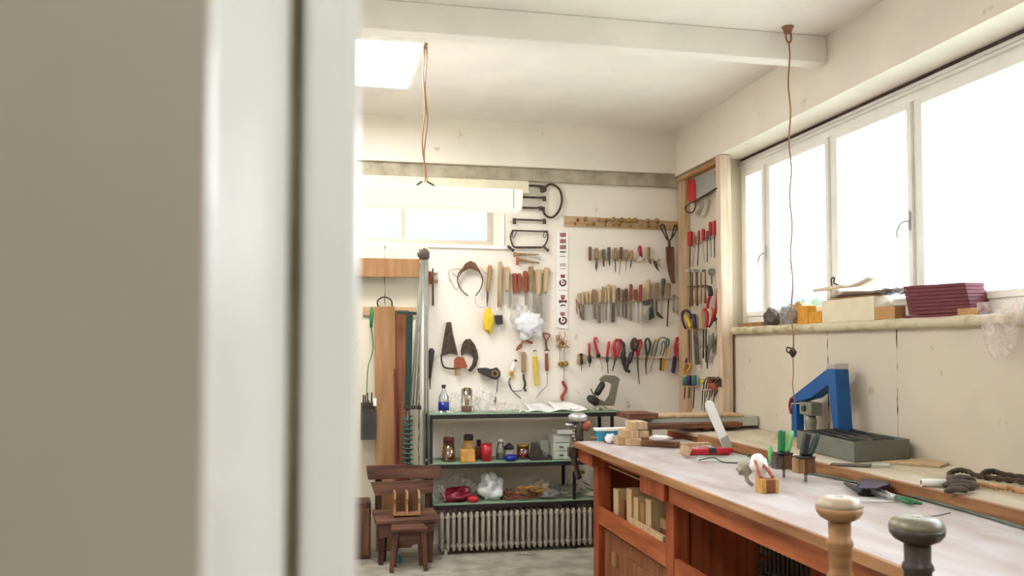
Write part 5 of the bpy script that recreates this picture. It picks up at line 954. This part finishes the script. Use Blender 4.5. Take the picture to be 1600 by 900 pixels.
solo('clear_wrap', MB().blob(onb(1103, 701, .925), (.07, .04, .02), 4, .35, 16, 10, 3), 'bagc', 'clear crumpled wrap lying on the red clamp', 'plastic film')
solo('flat_card', MB().prism([onb(1086, 721, .9012), onb(1180, 723, .9012), onb(1165, 712, .9012), onb(1090, 712, .9012)], (0, 0, .0015)), 'drawer', 'thin grey sheet lying in front of the red clamp', 'sheet')
# main cable along the timber edge
cab = [onb(*q, .907) for q in ((1150, 705), (1168, 708), (1185, 716), (1205, 722), (1245, 735), (1290, 744), (1345, 755), (1400, 768), (1450, 782), (1520, 801), (1600, 825), (1700, 855))]
solo('power_cable', MB().tube(sm(cab, 5), .0055, 7), 'cable', 'grey green cable running along the timber edge of back bench', 'cable')
solo('power_cable', MB().tube(sm([onb(*q, .905) for q in ((1092, 719), (1115, 715), (1130, 722), (1170, 724), (1195, 722))], 5), .003, 6), 'wire', 'thin dark wire on the grey sheet near the red clamp', 'cable')
solo('power_cable', MB().tube(sm([onb(*q, .905) for q in ((1160, 700), (1170, 714), (1190, 722), (1200, 712))], 5), .003, 6), 'green', 'thin green wire looping beside the clamp blade', 'cable')
# two spring tools in wood blocks
def holder(label, px, pyb, hm, hm2, lean):
    b_ = onb(px, pyb); t = thing('clamp_tool', b_, label, 'clamp')
    Y = b_.y; g = PY(Y)
    dx = px
    obj('pin', MB().lathe((b_.x, Y, .901), (b_.x-.001, Y, .94), [(0, .006), (1, .008)], 10), 'steel', t)
    obj('block', MB().box(b_.x-.05, b_.x-.012, Y-.02, Y+.03, .941, 1.005), 'beechd' if hm != 'green' else 'rag', t, .003); obj('block', MB().box(b_.x-.0115, b_.x+.034, Y-.025, Y+.03, .941, 1.008), 'brown', t, .003)
    obj('plate', MB().box(b_.x-.042, b_.x+.034, Y-.03, Y+.032, 1.009, 1.016), 'dark', t, .002)
    obj('grip', MB().beam((b_.x-.012, Y, 1.017), (b_.x-.012+lean, Y+.01, 1.118), .032, .026), hm, t, .008)
    obj('grip', MB().tube(sm([(b_.x+.012, Y-.005, 1.02), (b_.x+.018+lean*.5, Y-.005, 1.05), (b_.x+.034+lean, Y, 1.115)]), [.016]*3+[.014]*3+[.009], 8), hm2, t)
holder('green gripped clamp standing on a wood block, left of the pair', 1225, 746, 'green', 'greenl', .01)
holder('dark gripped clamp standing on a wood block, right of the pair', 1259, 753, 'black', 'greend', .03)
t = thing('green_marker', onb(1204, 722), 'upright light green plastic tube behind the taped block', 'tube')
q = onb(1205, 727); obj('tube', MB().lathe(q+Vector((0, 0, .001)), q+Vector((-.004, 0, .1)), [(0, .012), (.3, .013), (.7, .015), (1, .008)], 12), 'greenl', t)
# taped block with wire neck
b_ = onb(1204, 771); t = thing('taped_block', b_, 'small yellow taped wooden block with wire loop and white tip', 'block')
obj('block', MB().box(b_.x-.036, b_.x+.036, b_.y-.0, b_.y+.06, .901, .957), 'amber', t, .004); obj('tape', MB().box(b_.x-.038, b_.x-.018, b_.y-.0015, b_.y+.0615, .9005, .9585), 'jar', t, .003); obj('tape', MB().box(b_.x+.022, b_.x+.038, b_.y-.0015, b_.y+.0615, .9005, .9585), 'jar', t, .003)
obj('wire_loop', MB().tube(sm([(b_.x-.026, b_.y+.03, .96), (b_.x-.028, b_.y+.05, .99), (b_.x-.014, b_.y+.10, 1.02), (b_.x+.005, b_.y+.12, 1.02), (b_.x+.020, b_.y+.06, .99), (b_.x+.028, b_.y+.03, .96)], 4), .007, 8), 'copper', t)
obj('white_wad', MB().blob((b_.x+.004, b_.y+.11, 1.0), (.038, .034, .045), 3, .25, 20, 14, 1.7), 'paper', t); obj('knotted_cord', MB().blob((b_.x-.045, b_.y+.14, .985), (.036, .03, .03), 7, .3, 18, 12, 1.8), 'ragl', t); obj('cord_tail', MB().tube(sm([(b_.x-.04, b_.y+.14, .965), (b_.x-.025, b_.y+.15, .93), (b_.x, b_.y+.15, .912)]), .009, 7), 'ragl', t)
# black power tool with silver tube
t = thing('glue_gun', onb(1360, 775), 'black angular power tool with silver nozzle and green wires', 'power tool')
def ob(px, py, z):
    q = on(2, z, px, py); q.x = min(q.x, 2.272); return q
obj('body', MB().prism([ob(1340, 774, .902), ob(1364, 776, .902), ob(1392, 771, .902), ob(1388, 765, .902), ob(1345, 764, .902)], (0, 0, .045)), 'black', t, .005)
obj('top_plate', MB().prism([ob(1340, 764, .948), ob(1368, 765, .948), ob(1390, 758, .948), ob(1346, 754, .948)], (0, 0, .006)), 'purple', t, .002)
obj('cable_boot', MB().tube(sm([ob(1352, 768, .922), ob(1335, 762, .922), ob(1320, 755, .915)]), [.018, .016, .014, .012, .010, .008, .006], 9), 'dark', t)
obj('nozzle', MB().lathe(ob(1366, 767, .925), ob(1400, 778, .915), [(0, .017), (.6, .014), (.8, .012), (1, .010)], 14), 'silver', t, label='silver nozzle')
obj('red_trim', MB().box(ob(1380, 772, .91).x, ob(1392, 772, .91).x, ob(1385, 770, .91).y-.01, ob(1385, 770, .91).y, .905, .92), 'red', t)
for k in range(4): obj('wire', MB().tube(sm([ob(1400, 778, .912), ob(1408+k*3, 777+k*2.5, .908+k*.004), ob(1426, 781+k*2, .906), ob(1440-k*9, 787-k, .906), ob(1408, 780, .906)], 5), .0035, 6), 'green', t)
solo('paper_slip', MB().prism([ob(1330, 784, .9012), ob(1400, 784, .9012), ob(1395, 777, .9012), ob(1335, 777, .9012)], (0, 0, .001)), 'paper', 'white paper slip under the black power tool', 'paper')
solo('bent_wire', MB().tube(sm([ob(1440, 806, .904), ob(1462, 806, .904), ob(1485, 801, .904)]), .0018, 5), 'wire', 'short thin wire lying on the bench behind the knobs', 'wire')
# things on the back bench
def bb(px, py, z=.95): return on(2, z, px, py)
t = thing('steel_tray', bb(1340, 720), 'grey metal open box full of black rods on the back bench', 'metal box')
A_, B_, D_ = bb(1335, 723), bb(1422, 717), bb(1262, 697)
A_.z = B_.z = D_.z = .9505; u = (B_-A_); v_ = (D_-A_); v_ = (v_-u*(v_.dot(u)/u.dot(u))*.4)*.9; C_ = B_+v_; C_.x = min(C_.x, 2.835)
def wallp(a, b_, zlo=0, zhi=.098, th=.006):
    n = Vector((-(b_-a).y, (b_-a).x, 0)).normalized()*th; return [a+Vector((0, 0, zlo)), b_+Vector((0, 0, zlo)), b_+n+Vector((0, 0, zlo)), a+n+Vector((0, 0, zlo))], (0, 0, zhi-zlo)
mb = MB()
for a, b_ in ((A_, B_), (B_, C_), (C_, A_+v_), (A_+v_, A_)): mb.prism(*wallp(a, b_))
mb.prism([A_, B_, C_, A_+v_], (0, 0, .004)); obj('box', mb, 'grey', t, .001)
for k in range(9):
    f0 = .12+.09*k; a = A_+u*f0+v_*.05+Vector((0, 0, .085+.003*(k % 4))); b2 = A_+u*(f0-.05+.03*(k % 3))+v_*(.9-.07*(k % 4))+Vector((0, 0, .098+.004*(k % 3)))
    obj('rod', MB().lathe(a, b2, [(0, .006+.003*(k % 2)), (1, .006+.003*(k % 2))], 8), 'black' if k % 3 else 'steeld', t)
# blue press frame
t = thing('press_frame', bb(1310, 690), 'tall blue metal A-shaped press frame against the window wall', 'press')
P7 = PX(2.70); zb_ = .9515
Yc_ = P7(1304, 577).y; ex = PY(Yc_)(1326, 577).x-2.70
c0, c1, c2, c3 = P7(1291, 577), P7(1304, 577), P7(1311, 676), P7(1302, 676)
def dn(a, b): k = (a.z-zb_)/(a.z-b.z); return a+(b-a)*k
b1, b0 = dn(c1, c2), dn(c0, c3)
obj('column', MB().prism([c0, c1, b1, b0], (ex, 0, 0)), 'blue', t, .004)
capz = P7(1298, 568).z
obj('column_cap', MB().prism([c0+Vector((0, 0, .001)), c1+Vector((0, 0, .001)), Vector((2.70, c1.y, capz)), Vector((2.70, c0.y, capz))], (ex, 0, 0)), 'silver', t, .004, label='bare metal cap')
obj('arm', MB().prism([P7(1236, 620), P7(1291, 577), P7(1295.5, 600), P7(1266, 622), P7(1236, 630)], (ex*.9, 0, 0)), 'blue', t, .004)
f0, f1 = P7(1236, 631), P7(1244, 631)
obj('front_leg', MB().prism([f0, f1, Vector((2.70, f1.y, zb_)), Vector((2.70, f0.y, zb_))], (.05, 0, 0)), 'blue', t, .003)
q0, q1 = P7(1247, 627), P7(1266, 650)
obj('gearbox', MB().box(2.705, 2.78, q1.y, q0.y, q1.z, q0.z), 'rodm', t, .008)
ym = (q0.y+q1.y)/2; obj('spindle', MB().lathe((2.74, ym, q1.z-.001), (2.74, ym, zb_), [(0, .03), (.25, .036), (.5, .03), (1, .042)], 14), 'rodm', t)
obj('knob', MB().lathe((2.704, q0.y-.06, (q0.z+q1.z)/2), (2.69, q0.y-.06, (q0.z+q1.z)/2), [(0, .02), (1, .014)], 12), 'dark', t)
pb_ = PY(c1.y-.001)(1321, 581); obj('bolt', MB().lathe(pb_, pb_-Vector((0, .006, 0)), [(0, .006), (1, .005)], 8), 'dark', t)
obj('red_strap', MB().tube(sm([P7(1236, 622, .008), P7(1233.5, 634, .008), P7(1236, 646, .008)]), .008, 7), 'redd', t)
solo('thin_board', MB().prism([bb(1208, 692, .9505), bb(1255, 700, .9505), bb(1262, 686, .9505), bb(1212, 683, .9505)], (0, 0, .022)), 'beech', 'small pale board left of the grey metal box', 'board', bevel=.002)
solo('flat_strip', MB().prism([bb(1296, 728, .9505), bb(1360, 731, .9505), bb(1362, 727, .9505), bb(1300, 725, .9505)], (0, 0, .006)), 'rag', 'grey metal strip in front of the metal box', 'strip')
solo('flat_strip', MB().prism([bb(1363, 731, .9505), bb(1392, 731, .9505), bb(1390, 727, .9505), bb(1365, 727, .9505)], (0, 0, .012)), 'drawer', 'short pale strip right of the grey metal strip', 'strip')
solo('pale_board', MB().prism([bb(1378, 724, .9505), bb(1470, 731, .9505), bb(1482, 726, .9505), bb(1440, 719, .9505)], (0, 0, .010)), 'beech', 'thin pale board lying right of the grey metal box', 'board', bevel=.002)
# tube, glove, ropes
t = thing('paper_tube', bb(1455, 758), 'short white cardboard tube lying on the back bench', 'tube')
a, b_ = bb(1439, 754, .967), bb(1478, 755, .966); obj('tube', MB().lathe(a, b_, [(0, .0155), (1, .0155)], 18), 'paper', t); obj('core', MB().lathe(a+(a-b_).normalized()*.0005, a+(b_-a)*.05, [(0, .010), (1, .010)], 14), 'plank', t)
mb = MB()
for k, (x, y, l, r) in enumerate(((1500, 748, 60, .017), (1498, 754, 60, .014), (1502, 760, 55, .014), (1496, 764, 45, .012))):
    mb.tube(sm([bb(x-20, y+1+k, .965), bb(x, y, .972+.006*(3-k)), bb(x+l*.35, y+3, .966)]), [.006]+[r]*5+[r*.7], 9)
t = thing('work_glove', bb(1500, 765), 'grey work glove lying beside the white tube', 'glove'); obj('fingers', mb, 'rag', t); obj('palm', MB().blob(bb(1507, 756, .966), (.05, .05, .018), 4, .25, 18, 10), 'rag', t); obj('cuff', MB().blob(bb(1482, 757, .962), (.025, .03, .014), 6, .3, 14, 8), 'rag', t)
def rope(label, pts, r, m, zs=.012):
    t_ = [bb(px, py, .95+r*.95+z) for px, py, z in pts]; p_ = sm(t_, 8); mb = MB(); 
    for s_ in (0, 1):
        q_ = []
        for i, p in enumerate(p_): a = i*.9+s_*PI; q_.append(p+Vector((0, math.cos(a), math.sin(a)))*r*.4)
        mb.tube(q_, r*.62, 6)
    return solo('rope', mb, m, label, 'rope')
rope('thick dark rope looped on the back bench by the wall', [(1484, 749, 0), (1484, 740, 0), (1497, 735, .012), (1512, 737, .01), (1525, 743, 0), (1560, 748, 0), (1600, 753, 0), (1650, 762, 0)], .013, 'rope')
rope('second dark rope coil behind the thick looped rope', [(1534, 744, .004), (1540, 738, .012), (1553, 737, .012), (1570, 742, .004), (1605, 747, 0), (1650, 755, 0)], .014, 'rope')
rope('tan rope lying in front of the dark ropes', [(1520, 758, 0), (1535, 757, .004), (1553, 761, 0), (1570, 762, .004), (1590, 766, 0), (1630, 774, 0)], .011, 'ropel')

# ================================================================ THINGS ON THE WINDOW SILL
V = PX(2.90); ZS = 1.651
def sill_bag(label, px, y0, y1, hy, hz, m, sd, x=2.90, amp=.35, name='plastic_bag', cat='plastic bag', hx=.04):
    p = PX(x)(px, (y0+y1)/2); mb = MB().blob(p, (hx, hy, hz), sd, amp*.8, 28, 20, 1.9, True); zm = min(q.z for q in mb.v)
    for q in mb.v: q.z += ZS-zm
    return solo(name, mb, m, label, cat)
solo('batten', MB().beam(V(1148, 503)+Vector((.03, 0, 0)), Vector((2.93, V(1192, 500).y, V(1148, 503).z)), .012, .03), 'pine', 'thin orange batten at the far end of the sill', 'batten') if False else None
a, b_ = V(1153, 500), V(1190, 498); solo('wood_batten', MB().box(2.89, 2.92, b_.y, a.y-.02, ZS, ZS+.03), 'plank', 'flat brown batten at the far left end of the sill', 'batten', bevel=.003)
sill_bag('dark grey crumpled bag, leftmost on the window sill', 1206, 478, 504, .085, .062, 'rag', 31)
sill_bag('silver and clear crumpled bag beside the dark bag', 1232, 474, 504, .07, .07, 'bagb', 32)
# stacked orange wood blocks
def sbox(name, label, cat, x0p, x1p, ytp, m, x=2.87, d=.07, zb=ZS, bev=.003, yb=None):
    P_ = PX(x); ya, yb_ = P_(x0p, 495).y, P_(x1p, 495).y; zt = P_((x0p+x1p)/2, ytp).z
    return solo(name, MB().box(x, x+d, yb_, ya, zb, max(zb+.01, zt)), m, label, cat, bevel=bev)
sbox('wood_block', 'orange wooden block standing on the sill behind the hanging cord', 'wood block', 1246, 1262, 478, 'ylw2', d=.06)
sbox('wood_block', 'low orange wooden block between the cord and white box', 'wood block', 1263, 1283, 487, 'ylw2', d=.06)
sill_bag('tan crumpled paper behind the orange blocks', 1244, 468, 500, .10, .08, 'card', 35, 2.955, name='paper_wad', cat='paper', hx=.025)
o = sbox('white_box', 'large plain white box in the middle of the sill', 'box', 1284, 1366, 466, 'cream', 2.862, .10)
zt = ZS+ (PX(2.862)(1325, 466).z-ZS)
# stack of papers and card on the box
V2 = PX(2.90)
ya, yb_ = V2(1300, 460).y, V2(1370, 460).y
for k in range(5):
    m = ('card', 'brown', 'purp', 'card', 'brown')[k]
    solo('card_sheet', MB().sheet(lambda u, v: (2.87+.09*v, ya-.0+(yb_-ya)*u*(1+.04*k)-.02*k, zt+.004+k*.0075+.012*math.sin(u*3+k*.5)*(k/5)), 14, 3, .004), m, '%s curved card sheet from the bottom of stack on the white box' % ORD[k], 'card', 'card sheets on the white box')
zq = zt+.052
solo('open_booklet', MB().sheet(lambda u, v: (2.86+.11*v, V2(1280, 455).y+(V2(1325, 455).y-V2(1280, 455).y)*u, zq+.006+.012*v+.004*u), 10, 3, .02), 'cream', 'left cream booklet lying on the card stack', 'booklet')
solo('open_booklet', MB().sheet(lambda u, v: (2.86+.11*v, V2(1327, 455).y+(V2(1366, 455).y-V2(1327, 455).y)*u, zq+.006+.012*v+.034*u*u), 10, 3, .014), 'cream', 'right cream booklet with its end curling upward', 'booklet')
p = V2(1303, 441); solo('black_clip', MB().tube(sm([p+Vector((0, .02, -.02)), p+Vector((0, .025, .02)), p+Vector((0, -.005, .025)), p+Vector((0, .0, -.005)), p+Vector((0, -.04, -.018))], 4), .005, 7), 'black', 'small black twisted clip on the left cream booklet', 'clip')
mb = MB()
for k in range(5): mb.blob(PX(2.90)(1378+k*8.5, 454+random.uniform(-2, 2)), (.035, .03, .018), k+40, .4, 14, 10, 3)
solo('plastic_bag', mb, 'bagb', 'crinkled clear sleeve stretched between white box and maroon folders', 'plastic film')
solo('brown_box', MB().box(2.835, 2.90, PX(2.835)(1398, 490).y, PX(2.835)(1367, 490).y, ZS, PX(2.835)(1380, 479).z), 'card', 'small brown cardboard box projecting over the sill edge', 'box', bevel=.002)
# maroon folders leaning
y0_, y1_ = PX(2.87)(1411, 470).y, PX(2.87)(1520, 470).y
q00, q01, q10, q11 = PX(2.87)(1420, 492), PX(2.87)(1411, 447), PX(2.87)(1518, 487), PX(2.87)(1507, 441)
for k in range(8):
    la, lb = q00.lerp(q01, k/8), q00.lerp(q01, (k+.93)/8); ra, rb = q10.lerp(q11, k/8), q10.lerp(q11, (k+.93)/8)
    solo('maroon_folder', MB().prism([la, ra, rb, lb], (.10+.004*(k % 3), 0, 0)), 'maroon', 'thick maroon folder, %s from the bottom of the stack' % ORD[k], 'folder', 'stack of maroon folders', bevel=.002)
solo('dark_box', MB().box(2.868, 2.96, y1_+.05, y0_, ZS, min(q00.z, q10.z)-.002), 'maroon', 'flat dark red box under the maroon folders', 'box', bevel=.002)
a = PX(2.84); solo('wood_block', MB().box(2.845, 2.89, a(1514, 480).y, a(1494, 480).y, ZS, ZS+.033), 'card', 'small tan wood block in front of the maroon folders', 'wood block', bevel=.003)
# hanging clear bag at the right
c = on(0, 2.82, 1562, 512); mb = MB()
rs = []
for j, (py, w, cx_) in enumerate(((470, 40, 1566), (480, 42, 1567), (500, 36, 1566), (520, 30, 1564), (538, 24, 1562), (550, 17, 1560), (557, 9, 1560))):
    p = on(0, 2.80, cx_, py); ring = []
    for i in range(20):
        a = 2*PI*i/20; n_ = 1+.35*noise.noise(Vector((math.cos(a)*1.5, math.sin(a)*1.5, j*.6))); ring.append(p+Vector((math.cos(a)*.028*n_, math.sin(a)*w*.0031*n_, .01*noise.noise(Vector((a, j, 3))))))
    rs.append(ring)
mb.rings(rs[::-1], False); solo('plastic_bag', mb, 'bagp', 'clear pinkish bag hanging over the sill at the right', 'plastic bag')

# ================================================================ LAMPS AND CORDS
ty = 4.92; g = PY(ty)
xr = g(812, 320).x; za, zb2 = g(700, 297).z, g(700, 327).z; xl = -.35
t = thing('tube_lamp', ((xl+xr)/2, ty, zb2), 'long lit fluorescent tube lamp hanging in front of the small window', 'lamp')
def trough(x0, x1, zt, zb, wt, wb): return MB().prism([(x0, ty-wt/2, zt), (x0, ty-wb/2, zb), (x0, ty+wb/2, zb), (x0, ty+wt/2, zt)], (x1-x0, 0, 0))
obj('diffuser', trough(xl, xr, za-.006, zb2, .20, .14), 'tube', t, .01); obj('housing', trough(xl, xr, za+.008, za-.0055, .12, .205), 'white', t, .002)
obj('end_cap', MB().box(xr-.06, xr-.056, ty-.104, ty-.1005, zb2, za), 'steel', t)
for dx in (-.03, .04): obj('hanger', MB().tube(sm([(g(663, 290).x+dx*1.8, ty, za+.008), (g(663, 290).x+dx*1.2, ty, za+.028), (g(663, 290).x+dx*.4, ty, za+.045)]), .006, 7), 'iron', t)
zt_ = H-.002; xc = g(664, 150).x
t = thing('hanging_cable', (xc, ty, zt_), 'pair of brown twisted flex cords holding the tube lamp', 'cord')
for s_ in (-1, 1):
    pts = [(xc+s_*(.006+.008*math.sin(k*.9+s_)*(.4+k/14)), ty, zt_-(zt_-za-.04)*k/14) for k in range(15)]; obj('flex', MB().tube(sm(pts, 3), .0042, 6), 'cord', t)
obj('ceiling_hook', MB().lathe((xc, ty, zt_), (xc, ty, zt_-.03), [(0, .016), (.3, .014), (1, .006)], 10), 'cord', t)
t = thing('hanging_cable', (2.458, 4.253, H-.002), 'single long brown pull cord hanging from a ceiling hook', 'cord')
hx, hy = 2.458, 4.253
obj('ceiling_hook', MB().lathe((hx, hy, H-.001), (hx, hy, H-.035), [(0, .034), (.25, .028), (1, .02)], 14).tube(sm([(hx-.012, hy, H-.03), (hx-.01, hy, H-.07), (hx+.008, hy, H-.09), (hx+.02, hy, H-.065), (hx+.015, hy, H-.03)]), .006, 7), 'cord', t)
pts = [(hx+.006*math.sin(k*1.3)+.004, hy, H-.08-k*(H-.08-1.50)/26) for k in range(27)]; obj('flex', MB().tube(sm(pts, 3), .0045, 6), 'cord', t)
zk = 1.475; obj('plug', MB().lathe((hx+.004, hy, zk+.028), (hx+.004, hy, zk-.025), [(0, .006), (.4, .022), (.6, .02), (1, .007)], 8).tube(sm([(hx, hy, zk+.02), (hx-.03, hy, zk+.03), (hx-.03, hy, zk+.005), (hx-.01, hy, zk)]), .004, 6), 'iron', t)
obj('lower_flex', MB().tube(sm([(hx+.004, hy, zk-.025), (hx+.006, hy, 1.36), (hx, hy, 1.30), (hx+.004, hy-.02, 1.18)]), .003, 6), 'cord', t)
print('OBJECTS', len(bpy.data.objects))
